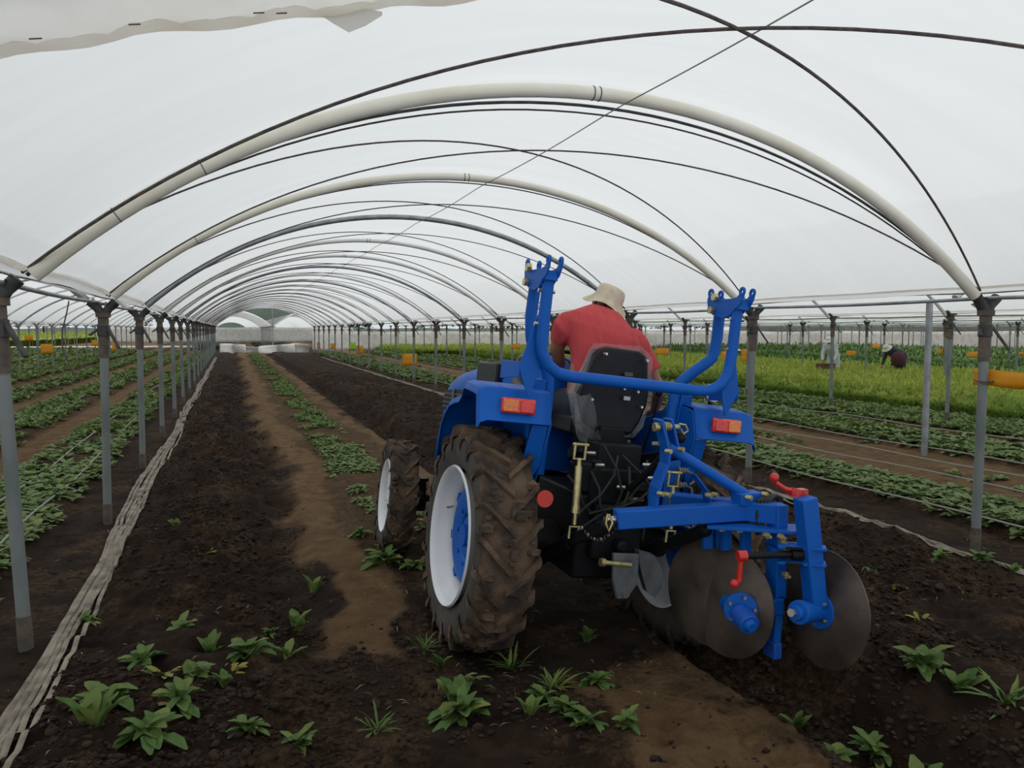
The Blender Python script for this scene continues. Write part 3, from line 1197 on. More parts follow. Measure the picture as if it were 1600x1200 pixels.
# side rows
rows_r = [XR + W_T * i for i in range(1, 9)]
rows_l = [XL - W_T * i for i in range(1, 7)]
nth_r = ['second', 'third', 'fourth', 'fifth', 'sixth', 'seventh', 'eighth', 'ninth']
for i, X in enumerate(rows_r):
    c = 0
    for k in range(-2, 22):
        Y = 4.85 + 2.85 * k + .15 * (i % 3)
        if seen(X, Y, far=76) and Y < 62:
            post(X, Y, 'thin grey post in the %s row to the right, %s from its near end' % (nth_r[i], ORD[c]), 'posts of the side rows on the right', 1 if i < 3 else 0)
            c += 1
for i, X in enumerate(rows_l):
    c = 0
    for k in range(0, 28):
        Y = 4.7 + 2.93 * k
        if seen(X, Y, far=88) and Y < 84:
            post(X, Y, 'thin dark post in the %s row to the left, %s from its near end' % (nth_r[i], ORD[c]), 'posts of the side rows on the left', 0)
            c += 1

# single pale prop pole on the right
p = MB().cyl((0, 0, 0), (0, 0, 2.08), .042, 14)
o = p.build('prop_pole', M['galv'], loc=(8.72, 8.2, -.02))
tag(o, 'plain pale prop pole leaning close beside the second-row post on the right', 'pole')

# arches of the main tunnel
arch_mats = {0: ('pvc', .042), 1: ('pvc', .036), 2: ('galv', .032), 3: ('pvcwhite', .033), 4: ('pvcwhite', .032), 5: ('galv', .03)}
for k in range(-1, NK):
    mname, r_ = arch_mats.get(k, [('pvcwhite', .03), ('galv', .028), ('pvcwhite', .03)][k % 3])
    if k == -1:
        mname, r_ = 'pvc', .04
    pts = arc_pts((XL + .10, yl(k), HP + .05), (XR - .10, yr(k), HP + .02), 1.19, 40)
    cp_ = Vector((XL + .1, yl(k), 0))
    root = empty('tunnel_arch', cp_)
    col_word = {'pvc': 'cream', 'pvcwhite': 'white', 'galv': 'grey'}[mname]
    MB().tube([p_ - cp_ for p_ in pts], r_, 14 if k < 6 else 8).build('hoop', M[mname], root)
    if k in (-1, 0, 1, 3, 4):
        j = MB()
        for idx in ([3, 6] if k <= 0 else [5]):
            a, b_ = pts[idx], pts[idx] + (pts[idx + 1] - pts[idx]) * .03
            j.tube([a - cp_, b_ - cp_], r_ * 1.03, 14)
        for idx in (20, 20.25):
            ii = int(idx)
            a = pts[ii].lerp(pts[ii + 1], idx - ii)
            d = (pts[ii + 1] - pts[ii]).normalized()
            j.tube([a - cp_, a - cp_ + d * .006], r_ * 1.07, 14)
        j.build('joint_ring', M['rope'], root)
    tag(root, '%s arch over the tractor tunnel, %s %s' % (col_word, ORD[k] if k >= 0 else 'nearest and', 'from the front' if k >= 0 else 'overhead above the viewer'), 'arch', 'arches of the tractor tunnel')

# dark steel cable hoops running just behind the first two arches
for k, dy in ((0, .13), (0, .19), (1, .1)):
    pts = arc_pts((XL + .06, yl(k) + .05, HP + .05), (XR - .06, yr(k) + .05, HP + .03), 1.16 if dy < .15 else 1.13, 40)
    pts = [p_ + Vector((0, dy * math.sin(PI * i / 40), 0)) for i, p_ in enumerate(pts)]
    c0 = pts[0].copy()
    o = MB().tube([p_ - c0 for p_ in pts], .010 if dy == .13 else .006, 8).build('arch_cable', M['blackiron'] if dy == .13 else M['rope'], loc=c0)
    tag(o, {(0, .13): 'thick dark cable running just behind the first cream arch', (0, .19): 'thin dark cord close under the first cream arch', (1, .1): 'thin dark cord running just behind the second arch'}[(k, dy)], 'cable')

# crossing cords over the film, and the ridge wire
def cord(p, q, rise, label, r_=.006, off=.045):
    pts = arc_pts(p, q, rise, 40)
    c0 = pts[0].copy()
    o = MB().tube([a - c0 for a in pts], r_, 6).build('roof_cord', M['rope'], loc=c0)
    tag(o, label, 'cord', 'crossing cords over the roof film')


for k in range(-1, NK - 1):
    zz = HP + .06
    r_ = .0085 if k < 0 else (.0065 if k < 3 else .008)
    cord((XL + .05, yl(k), zz), (XR - .05, yr(k + 1), zz), 1.12 if k >= 0 else 1.06, 'dark roof cord running from the left post away to the right, %s crossing' % ORD[k + 1], r_)
    cord((XL + .05, yl(k + 1), zz), (XR - .05, yr(k), zz), 1.12 if k >= 0 else 1.06, 'dark roof cord running from the right post away to the left, %s crossing' % ORD[k + 1], r_)

pts = []
for i in range(0, 170):
    Y = -.5 + i * .33
    s = (Y - 4.6) / 2.9
    sag = -.02 * abs(math.sin(PI * s))
    pts.append((2.31, Y, 3.085 + sag))
c0 = Vector(pts[0])
o = MB().tube([Vector(a) - c0 for a in pts], .004, 5).build('ridge_wire', M['wire'], loc=c0)
tag(o, 'thin grey wire along the ridge tying all the arches together', 'wire')

# film roofs
def film_roof(name, x0, x1, yfun0, yfun1, y_first, n_b, rise, label, sub=8, seed=0, z0=HP + .05):
    rows = []
    for j in range(n_b * sub + 1):
        kk = y_first + j / sub
        Pl = Vector((x0, yfun0(kk), z0))
        Pr = Vector((x1, yfun1(kk), z0))
        arc = arc_pts(Pl, Pr, rise, 36)
        fr = abs(math.sin(PI * kk))
        row = []
        for i, a in enumerate(arc):
            u = math.sin(PI * i / 36)
            nzv = mnoise.noise(Vector((a.x * 1.3 + seed, a.y * 1.3, 0))) * .02
            row.append(a + Vector((0, 0, (.010 - .10 * fr) * u + nzv * fr)))
        rows.append(row)
    o = MB().grid(rows).build(name, M['film'])
    return struct(o, label)


film_roof('ceiling', XL + .02, XR - .02, yl, yr, -3, NK + 2, 1.245, 'milky plastic film roof over the tractor', seed=1)
for i in range(0, 5):
    x0 = XR + W_T * i
    film_roof('ceiling', x0 + .03, x0 + W_T - .03, lambda k: 4.85 + 2.85 * k, lambda k: 4.85 + 2.85 * k, -3, 22, 1.30, 'milky film roof of a neighbouring tunnel on the right', sub=3, seed=10 + i)
for i in range(0, 4):
    x1 = XL - W_T * i
    film_roof('ceiling', x1 - W_T + .03, x1 - .03, lambda k: 4.7 + 2.93 * k, lambda k: 4.7 + 2.93 * k, -2, 26, 1.30, 'milky film roof of a neighbouring tunnel on the left', sub=3, seed=20 + i)

# arches of side tunnels: one mesh copied
proto_arch = {}


def side_arch(x0, Y, mname, label, group):
    key = mname
    if key not in proto_arch:
        pts = arc_pts((.1, 0, HP + .02), (W_T - .1, 0, HP + .02), 1.22, 26)
        o = MB().tube(pts, .03, 8).build('tunnel_arch', M[mname])
        proto_arch[key] = o
    else:
        o = proto_arch[key].copy()
        COL.objects.link(o)
    o.location = (x0, Y, 0)
    tag(o, label, 'arch', group)


for i in range(0, 5):
    x0 = XR + W_T * i
    c = 0
    for k in range(-1, 20):
        Y = 4.85 + 2.85 * k
        if (seen(x0, Y, 2, 100) or seen(x0 + 3, Y, 3, 100) or seen(x0 + 6, Y, 2, 100)) and Y < 58:
            side_arch(x0, Y, 'galv' if k % 3 == 1 else 'pvcwhite', 'arch of the %s tunnel on the right, %s from its near end' % (ORD[i], ORD[c]), 'arches of the tunnels on the right')
            c += 1
for i in range(0, 4):
    x0 = XL - W_T * (i + 1)
    c = 0
    for k in range(0, 25):
        Y = 4.7 + 2.93 * k
        if (seen(x0, Y, 2, 100) or seen(x0 + 3, Y, 3, 100) or seen(x0 + 6.2, Y, 2, 60)) and Y < 76:
            side_arch(x0, Y, 'galv' if k % 3 == 1 else 'pvcwhite', 'arch of the %s tunnel on the left, %s from its near end' % (ORD[i], ORD[c]), 'arches of the tunnels on the left')
            c += 1

# gathered film edges and gutter cables along the post rows
def gutter(x, yfun, k0, k1, label, side=1, sub=6, thick=.022, hz=HP + .06, drop=.05):
    root = empty('gutter_line', (x, yfun(k0), 0))
    pts = []
    pts2 = []
    pts3 = []
    for j in range((k1 - k0) * sub + 1):
        kk = k0 + j / sub
        fr = abs(math.sin(PI * kk))
        Y = yfun(kk)
        pts.append((side * .06, Y - yfun(k0), hz + .02 + drop * fr))
        pts2.append((-side * .03, Y - yfun(k0), hz - .055 - .012 * fr))
        pts3.append((side * .01, Y - yfun(k0), hz - .02 + .02 * fr))
    MB().tube(pts, thick, 8, flat=.7).build('rolled_film_edge', M['filmedge'], root)
    MB().tube(pts2, .014, 8).build('gutter_pipe', M['galv'], root)
    MB().tube(pts3, .005, 5).build('gutter_cord', M['rope'], root)
    tag(root, label, 'gutter line', 'gutter lines along the post rows')


gutter(XL, yl, -1, NK - 1, 'pale rolled film edge and pipe along the top of the left post row', 1, thick=.022, drop=.045)
gutter(XR, yr, -1, NK - 1, 'rolled film edge and cable along the top of the right post row', -1, thick=.014, drop=.02)
for i, X in enumerate(rows_r):
    gutter(X, lambda k: 4.85 + 2.85 * k, 0, 19, 'film edge and cable along the %s post row to the right' % nth_r[i], -1, 2, .014, drop=.01)
for i, X in enumerate(rows_l[:4]):
    gutter(X, yl, 0, 25, 'film edge and cable along the %s post row to the left' % nth_r[i], 1, 2, .016, drop=.01)

# straight cross cable seen left of the driver, and hanging wire end at the left
pts = [(XR - 4.6 + i * .55, 22.5 - i * .55, 2.15 + .0 * i + .055 * i) for i in range(10)]
curl = MB().tube([(0, 0, 0), (-.02, .02, -.08), (-.05, .02, -.2), (-.05, .0, -.33), (-.01, -.02, -.45), (.03, 0, -.55)], .005, 6)
o = curl.build('hanging_wire', M['rope'], loc=(XL - .02, 6.35, HP - .03))
tag(o, 'loose dark wire end hanging from the left gutter pipe between the first two posts', 'wire')

# near rolled film edge at the top left of the view
edge = [(-.95, 2.62, 2.31), (-.61, 2.6, 2.455), (-.25, 2.6, 2.565), (.147, 2.6, 2.655), (.5, 2.6, 2.74), (.85, 2.6, 2.815), (1.15, 2.6, 2.875), (1.4, 2.58, 2.93), (1.7, 2.5, 3.0), (2.1, 2.4, 3.09)]
edge = [(a * .78, b_ * .78, 1.7 + (c - 1.7) * .78) for a, b_, c in edge]
fine = []
for i in range(len(edge) - 1):
    a, b_ = Vector(edge[i]), Vector(edge[i + 1])
    for j in range(6):
        fine.append(a.lerp(b_, j / 6) + Vector((0, 0, .006 * math.sin((i * 6 + j) * 1.1))))
fine.append(Vector(edge[-1]))
root = empty('gathered_roof_film', fine[0])
MB().tube([p_ - fine[0] for p_ in fine], .020, 10, flat=.8).build('hem', M['filmedge'], root)
rows = []
for j in range(15):
    t_ = j / 14
    row = []
    for i, p_ in enumerate(fine):
        fold = .028 * math.sin(i * .83 + 2 * math.sin(i * .31)) * t_ * (1 - t_ * .3) + .012 * math.sin(i * 2.1 + j)
        row.append(p_ - fine[0] + Vector((0, -t_ * .80, t_ * (.02 + .06 * i / len(fine)) + fold * .7)))
    rows.append(row)
o = MB().grid(rows).build('sheet', M['filmedge'], root)
for i, t_ in ((12, .08), (17, .09), (18, .05), (25, .07), (38, .07), (43, .06), (8, .1)):
    p_ = fine[i] - fine[0] + Vector((0, -t_ * .8 - .01, -.020))
    MB().bar(p_, p_ + Vector((.024, 0, .004)), .0025, .0025).build('staple', M['rope'], root)
sc_ = MB()
p0 = fine[20] - fine[0]
sc_.grid([[p0 + Vector((.04 * i, -.005 * i, .012 - .02 * j * (1 - abs(i - 2) / 2.6) + .004 * math.sin(i * 3 + j))) for i in range(5)] for j in range(4)])
o = sc_.build('torn_scrap', M['filmedge'], root)
tag(root, 'cream gathered edge of roof film crossing the upper left corner overhead', 'plastic film')

# ------------------------------------------------------------------ sticky traps, banners
def ray_at(px, py):
    return _fw + _rt * ((px - 800) / FPX) - _up * ((py - 600) / FPX)


def card(X, px, py, wpx, hpx, label, col='yellow', along='x', name='sticky_trap'):
    d = ray_at(px, py)
    t_ = X / d.x
    c = Vector((0, 0, HC)) + d * t_
    dep = d.dot(_fw) * t_
    W_, H_ = wpx * dep / FPX, hpx * dep / FPX
    root = empty(name, (c.x, c.y, c.z))
    mb = MB()
    nxx = 6
    rows = []
    for j in range(4):
        row = []
        for i in range(nxx + 1):
            u = i / nxx - .5
            v = .5 - j / 3
            row.append((u * W_, .01 + .012 * math.sin(i * 1.7 + j), v * H_ + .006 * math.sin(i * 2.2) * (j == 0)))
        rows.append(row)
    mb.grid(rows)
    q = mb.build('card', M[col], root)
    sol = q.modifiers.new('thickness', 'SOLIDIFY')
    sol.thickness = .004
    cdm = MB()
    cdm.tube([(-W_ * .48, .012, H_ * .5), (W_ * .48, .012, H_ * .5)], .005, 5)
    for s_ in (-1, 1):
        cdm.tube([(s_ * W_ * .4, .012, -c.z + .02), (s_ * W_ * .4, .012, H_ * .5 + .03)], .006, 5)
    cdm.build('stake', M['wire'], root)
    root.rotation_euler = (0, 0, 0 if along == 'x' else random.uniform(-.3, .3))
    tag(root, label, 'sticky trap', 'orange sticky traps')
    return root


card(-7.42, 73, 545, 17, 15, 'orange trap square hanging at the left, nearest the first post')
card(-7.42, 148, 536, 9, 9, 'small orange trap just left of the second left post')
card(-7.42, 178, 541, 5, 16, 'narrow edge-on orange trap right of the second left post')
card(-13.8, 45, 528, 12, 8, 'faint distant orange trap at the far left')
card(5.38, 640, 562, 23, 19, 'orange trap square hanging in the open above the bonnet, largest in the middle')
card(5.38, 562, 547, 11, 13, 'orange trap right of the far lime-green one')
card(5.45, 551, 541, 10, 12, 'lime-green trap in the far right row', 'greentarp')
card(5.38, 520, 541, 7, 9, 'small orange trap near the far end of the right row')
card(5.38, 498, 540, 5, 10, 'tiny orange trap at the tunnel end, right row')
card(11.72, 806, 541, 14, 8, 'orange trap just left of the roll bar')
card(18, 1035, 549, 24, 10, 'orange band just right of the driver elbow')
card(18, 1134, 558, 16, 18, 'orange trap seen between the right roll bar tubes')
card(18.1, 1170, 556, 26, 22, 'stacked orange trap partly hidden by the right roll bar tube')
card(24.5, 1330, 552, 17, 8, 'orange band just right of the white-clad worker')
card(37, 1369, 541, 15, 7, 'small high orange band under the sagging screen edge')
card(24.5, 1395, 554, 24, 10, 'orange band left of the bent dark-clad worker')
card(24.5, 1383, 565, 20, 14, 'lime-green plastic piece left of the bent worker', 'greentarp')
card(24.5, 1476, 549, 28, 8, 'orange band left of the pale prop pole')
card(24.5, 1526, 554, 38, 9, 'orange band between the prop pole and the right post')
card(30.9, 1596, 552, 10, 5, 'sliver of orange band at the right frame edge')

root = empty('trap_banner', (XR + .06, 4.5, 1.335))
rows = [[(.012 * math.sin(i * 1.1 + j), .13 - i * .13, v + .008 * math.sin(i * 1.7)) for i in range(14)] for j, v in enumerate((.06, .02, -.02, -.06))]
q = MB().grid(rows).build('banner_strip', M['yellow'], root)
sol = q.modifiers.new('thickness', 'SOLIDIFY')
sol.thickness = .003
MB().tube([(-.11, 0, -.02), (-.06, -.05, -.03), (0, -.06, -.02), (.03, -.02, -.025)], .005, 6).tube([(-.12, .02, -.01), (-.11, -.06, -.04), (-.05, -.09, -.03)], .004, 6).build('wire_tie', M['rope'], root)
tag(root, 'long orange sticky banner tied to the front post of the right row', 'sticky trap', 'orange sticky traps')

# ------------------------------------------------------------------ far background
def sheet(name, pts, h, label, cat, material, sag=.05, seed=0, wavy=.15, base=0):
    root_pts = [Vector(p) for p in pts]
    fine_ = []
    for i in range(len(root_pts) - 1):
        for j in range(14):
            fine_.append(root_pts[i].lerp(root_pts[i + 1], j / 14))
    fine_.append(root_pts[-1])
    rows = []
    hh = h if hasattr(h, '__call__') else (lambda t_: h)
    for j in range(6):
        v = j / 5
        row = []
        for i, p_ in enumerate(fine_):
            row.append(p_ - root_pts[0] + Vector((wavy * math.sin(i * 1.3 + seed), wavy * math.sin(i * .9 + v * 2 + seed), base + v * hh(i / (len(fine_) - 1)) + (.04 * math.sin(i * .8) if j == 5 else 0))))
        rows.append(row)
    o = MB().grid(rows).build(name, material, loc=root_pts[0])
    sol = o.modifiers.new('thickness', 'SOLIDIFY')
    sol.thickness = .02
    tag(o, label, cat)
    return o


sheet('ground_sheet', [(-.9, 62, 0), (1.5, 61.5, 0), (5.2, 60.5, 0)], lambda t_: .62 + .12 * math.sin(t_ * 9), 'rumpled white sheet barrier across the far end of the tunnel', 'sheet barrier', M['whitecloth'], seed=2, wavy=.25, base=-.05)
sheet('white_screen', [(6.2, 66, 0), (20, 64, 0), (36, 62, 0), (52, 58, 0), (80, 46, 0)], lambda t_: 1.55, 'long low white plastic screen closing the far side behind the tunnels', 'plastic screen', M['whitecloth'], seed=4, wavy=.1)
sheet('shade_net', [(44, 62.5, 0), (54, 60, 0), (85, 46, 0)], lambda t_: .75, 'grey shade netting strung above the far white screen at the right', 'shade netting', M['netting'], seed=5, wavy=.1, base=1.5)
o = MB().tube([(-70, 66, .12), (-50, 75, .12), (-30, 79, .1), (-18, 80, .12), (-8, 80, .1), (-2, 79, .1)], .16, 8, flat=.7).build('white_hose', M['whitecloth'])
tag(o, 'long white pipe lying across the end of the left fields', 'pipe')

sheet('white_screen', [(-16, 112, 0), (0, 111, 0), (16, 112, 0)], 2.0, 'pale plastic screen glimpsed between the far tunnel posts beyond the barrier', 'plastic screen', M['whitecloth'], seed=7, wavy=.1)

# tunnels beyond, set half a bay aside
for i, xo in enumerate((-3.2, 3.17)):
    for k in range(9):
        Y = 68 + 3.2 * k
        side_arch(xo, Y, 'pvcwhite', 'arch of the far %s tunnel beyond the white barrier, %s from its near end' % (('left', 'right')[i], ORD[k]), 'arches of the far tunnels')
        post(xo, Y, 'small far post beyond the barrier, %s side, %s from the front' % (('left', 'middle')[i], ORD[k]), 'posts of the far tunnels', 0)
    film_roof('ceiling', xo + .03, xo + W_T - .03, lambda k: 68 + 12.8 * k, lambda k: 68 + 12.8 * k, 0, 9, 1.30, 'milky roof of a tunnel beyond the white barrier', sub=2, seed=30 + i)
o = MB().cyl((3.17, 67.5, 0), (3.17, 67.5, 4.3), .05, 8).build('mast_pole', M['galv'])
tag(o, 'tall thin pole standing where the two far tunnels meet', 'pole')
# piles and people-sized clutter beyond the barrier
mb = MB()
for k in range(14):
    mb.ball((random.uniform(-1.2, .4), random.uniform(-.5, .5), random.uniform(0, .35)), (random.uniform(.2, .5), .4, random.uniform(.15, .35)), 8)
o = mb.build('dark_heap', M['blackiron'], loc=(-1.3, 70, .20))
tag(o, 'dark heap of materials behind the white barrier at the far end', 'heap')


def tree(x, y, w_, h_, label, seed):
    rr = random.Random(seed)
    root = empty('tree', (x, y, 0))
    MB().tube([(0, 0, 0), (.1, 0, h_ * .35), (0, 0, h_ * .7)], [.25, .2, .08], 7).build('trunk', M['crate'], root)
    N = 900
    r = np.random.default_rng(seed)
    th = r.uniform(0, 6.28, N)
    ph = np.arccos(r.uniform(-.5, 1, N))
    rad = r.uniform(.6, 1.0, N) + .25 * np.sin(th * 3 + seed) * np.sin(ph * 4)
    px = rad * np.sin(ph) * np.cos(th) * w_ / 2
    py = rad * np.sin(ph) * np.sin(th) * w_ / 2
    pz = h_ * .58 + rad * np.cos(ph) * h_ * .42
    V, F, q = leaves_lo(np.stack([px, py, pz], -1), r.uniform(0, 6.28, N), r.uniform(-.5, 1.4, N), r.uniform(.5, 1.3, N) * h_ / 7, r.uniform(.4, .9, N) * h_ / 7)
    np_mesh('crown', V, F, M['tree'], {}, root, False)
    tag(root, label, 'tree', 'trees on the horizon')


tr_ = [(-95, 190, 16, 6.5, 'tree clump far left on the horizon, widest'), (-70, 200, 14, 6, 'tree clump on the left horizon, second from the left'), (-52, 195, 10, 7, 'tree clump on the left horizon, behind the second post'),
       (-36, 185, 12, 6.5, 'tree clump on the left horizon, near the third post'), (-20, 180, 10, 6.5, 'tree clump left of the tunnel end'), (-24, 200, 11, 6, 'tree clump behind the left side of the tunnel end'),
       (58, 95, 8, 5.0, 'dark tree rising over the white screen, right of the white-clad worker'), (71, 94, 9, 4.6, 'low dark tree next to it over the white screen'), (30, 120, 9, 5.2, 'tree clump over the screen left of the roll bar'),
       (50, 120, 9, 5.0, 'tree clump over the screen right of the driver'), (92, 90, 12, 4.6, 'tree clump behind the shade netting at the right'), (105, 80, 12, 4.8, 'tree clump at the far right edge'),
       (16, 128, 10, 5.2, 'low tree line over the screen in the middle'), (40, 122, 9, 4.9, 'low tree line behind the roll bar')]
for i, (x, y, w_, h_, l_) in enumerate(tr_):
    tree(x, y, w_, h_, l_, i + 1)

# hill seen through the gap of the far tunnels
rows = []
for j in range(12):
    v = j / 11
    row = []
    for i in range(60):
        u = i / 59
        x = -420 + u * 900
        hgt = (30 * math.exp(-((x - 48) / 55) ** 2) + 3 + 1 * math.sin(i * .9)) * math.sin(PI * min(v, .5))
        row.append((x, 900 + v * 260, hgt))
    rows.append(row)
o = MB().grid(rows).build('hill', M['hill'])
struct(o, 'low forested hill on the horizon')

# ------------------------------------------------------------------ tractor (x right, y forward, z up; rolled to the right because its right wheels run in the furrow)
TR_LOC = (1.84, 4.2, -.13)
TR_ROT = (0, math.radians(7), 0)
TR = empty('tractor', TR_LOC, TR_ROT)
tag(TR, 'compact blue tractor with muddy tyres driving away along the ploughed strip', 'tractor')


def tyre(name, c, R_, W_, Rr, nlug, side, parent, steer=0.0, lug_h=.035):
    """tyre with chevron lugs around the x axis; side = -1 left / +1 right is the outer side"""
    root = MB()
    h = W_ / 2
    rb = R_ - lug_h
    prof = [(-h * .62, Rr - .005), (-h * .80, Rr + .01), (-h * .98, Rr + (rb - Rr) * .45), (-h * .96, Rr + (rb - Rr) * .75), (-h * .80, rb - .012), (-h * .45, rb), (0, rb + .004),
            (h * .45, rb), (h * .80, rb - .012), (h * .96, Rr + (rb - Rr) * .75), (h * .98, Rr + (rb - Rr) * .45), (h * .80, Rr + .01), (h * .62, Rr - .005)]
    root.lathe(prof, (0, 0, 0), (1, 0, 0), 64)
    t_ = root.build(name, M['tyreside'], parent)
    t_.location = c
    t_.rotation_euler = (0, 0, steer)
    lg = MB()
    # muddy tread band between the lugs
    lg.lathe([(-h * .93, Rr + (rb - Rr) * .86), (-h * .80, rb - .006), (-h * .4, rb + .006), (0, rb + .010), (h * .4, rb + .006), (h * .80, rb - .006), (h * .93, Rr + (rb - Rr) * .86)], (0, 0, 0), (1, 0, 0), 72)
    rr = random.Random(5)
    for i in range(nlug):
        for s in (-1, 1):
            a0 = 2 * PI * (i + (.5 if s > 0 else 0)) / nlug
            lw = .040 * R_ / .61
            st = []
            spread = .95 / nlug * 2 * PI * .9
            for (u, da, hh) in ((-.06, 0, lug_h), (.35, .36, lug_h), (.72, .72, lug_h * .97), (.95, .95, lug_h * .8), (1.03, 1.03, -.02), (1.0, 1.08, -.075)):
                a = a0 + da * spread
                rad = rb + hh + (rr.uniform(-.006, .006))
                base = min(rb - .03, rad - .03) if u < 1 else rad - .03
                st.append((s * u * h, a, rad, base))
            vs = []
            for (x, a, rad, base) in st:
                for (da, r_) in ((-1, base), (-.75, rad), (.75, rad), (1, base)):
                    aa = a + da * lw / R_ * .5 * 1.2
                    vs.append((x, r_ * math.sin(aa), r_ * math.cos(aa)))
            fs = []
            for q in range(len(st) - 1):
                for e in range(3):
                    v0 = q * 4 + e
                    f = (v0, v0 + 1, v0 + 5, v0 + 4)
                    fs.append(f if s > 0 else f[::-1])
            fs.append((0, 1, 2, 3) if s < 0 else (3, 2, 1, 0))
            e0 = (len(st) - 1) * 4
            fs.append((e0, e0 + 1, e0 + 2, e0 + 3) if s > 0 else (e0 + 3, e0 + 2, e0 + 1, e0))
            lg.add(vs, fs)
    # mud stuck between the lugs
    for i in range(int(nlug * 7)):
        a = rr.uniform(0, 2 * PI)
        x = rr.uniform(-.85, .85) * h
        r0 = rb + .002
        s_ = rr.uniform(.015, .045) * R_ / .61
        lg.ball((x, r0 * math.sin(a), r0 * math.cos(a)), (s_ * 1.3, s_, s_ * .8), 6)
    l_ = lg.build('tread', M['mudtyre'], t_)
    sub = l_.modifiers.new('sub', 'SUBSURF')
    sub.subdivision_type = 'SIMPLE'
    sub.levels = sub.render_levels = 1
    tex = bpy.data.textures.get('mudtex') or bpy.data.textures.new('mudtex', 'CLOUDS')
    tex.noise_scale = .05
    dm = l_.modifiers.new('mud', 'DISPLACE')
    dm.texture = tex
    dm.strength = .028
    dm.mid_level = .5
    l_['label'] = 'tread caked in brown mud'
    return t_


def rear_wheel(s):
    t_ = tyre('rear_tyre', (s * .66, 0, .61), .61, .32, .365, 19, s, TR)
    o_ = s * .152
    rim = MB()
    # open white rim barrel with a rolled flange and inner step
    rim.lathe([(o_, .385), (o_ + s * .012, .378), (o_ + s * .004, .366), (o_ - s * .02, .352), (o_ - s * .05, .346), (o_ - s * .075, .322), (o_ - s * .11, .316), (o_ - s * .19, .33), (o_ - s * .24, .345), (-o_, .38), (-o_, .365),
               (o_ - s * .235, .33), (o_ - s * .12, .305), (o_ - s * .125, .24), (o_ - s * .13, .235)], (0, 0, 0), (1, 0, 0), 64)
    r_ = rim.build('rim', M['rim'], t_)
    r_['label'] = 'white wheel rim'
    d = MB()
    d.lathe([(o_ - s * .095, .270), (o_ - s * .088, .255), (o_ - s * .080, .21), (o_ - s * .10, .13), (o_ - s * .115, .12), (o_ - s * .13, .12), (o_ - s * .11, .270)], (0, 0, 0), (1, 0, 0), 48, closed=True)
    for k in range(8):
        a = k * PI / 4 + .2
        d.box((o_ - s * .105, .285 * math.sin(a), .285 * math.cos(a)), (.02, .05, .05), Matrix.Rotation(-a, 4, 'X'))
    dd = d.build('wheel_disc', M['blue'], t_, bevel=.003)
    dd['label'] = 'blue wheel centre'
    b_ = MB()
    b_.cyl((o_ - s * .17, 0, 0), (o_ - s * .10, 0, 0), .105, 24)
    b_.cyl((o_ - s * .12, 0, 0), (o_ - s * .07, 0, 0), .06, 20)
    for k in range(8):
        a = k * PI / 4
        b_.cyl((o_ - s * .12, .16 * math.sin(a), .16 * math.cos(a)), (o_ - s * .085, .16 * math.sin(a), .16 * math.cos(a)), .013, 6)
    b_.build('hub', M['blue'], t_)
    cl = MB()
    for a in (2.9 * PI / 2 + .25,):
        cl.box((o_ - s * .10, .31 * math.sin(a), .31 * math.cos(a)), (.05, .05, .03), Matrix.Rotation(-a, 4, 'X'))
        cl.cyl((o_ - s * .13, .30 * math.sin(a), .30 * math.cos(a)), (o_ - s * .05, .30 * math.sin(a), .30 * math.cos(a)), .012, 8)
    cl.build('rim_clamp', M['castgrey'], t_, bevel=.003)
    v = MB().cyl((o_ - s * .09, .30, .10), (o_ - s * .05, .285, .095), .006, 8)
    v.build('valve', M['steel'], t_)


def front_wheel(s):
    t_ = tyre('front_tyre', (s * .70, 1.98, .44), .445, .215, .275, 16, s, TR, math.radians(-3.5), .022)
    o_ = s * .09
    rim = MB()
    rim.lathe([(o_, .287), (o_ + s * .010, .282), (o_ + s * .002, .27), (o_ - s * .02, .262), (o_ - s * .06, .25), (o_ - s * .10, .25), (-o_, .28), (-o_, .27), (o_ - s * .1, .238), (o_ - s * .04, .24), (o_ - s * .045, .12), (o_ - s * .05, 0.0)], (0, 0, 0), (1, 0, 0), 48)
    r_ = rim.build('rim', M['rim'], t_)
    r_['label'] = 'white wheel rim'
    b_ = MB()
    b_.cyl((o_ - s * .06, 0, 0), (o_ - s * .03, 0, 0), .06, 20)
    for k in range(6):
        a = k * PI / 3
        b_.cyl((o_ - s * .045, .10 * math.sin(a), .10 * math.cos(a)), (o_ - s * .015, .10 * math.sin(a), .10 * math.cos(a)), .012, 6)
    b_.build('hub', M['rim'], t_)


for s in (-1, 1):
    rear_wheel(s)
    front_wheel(s)


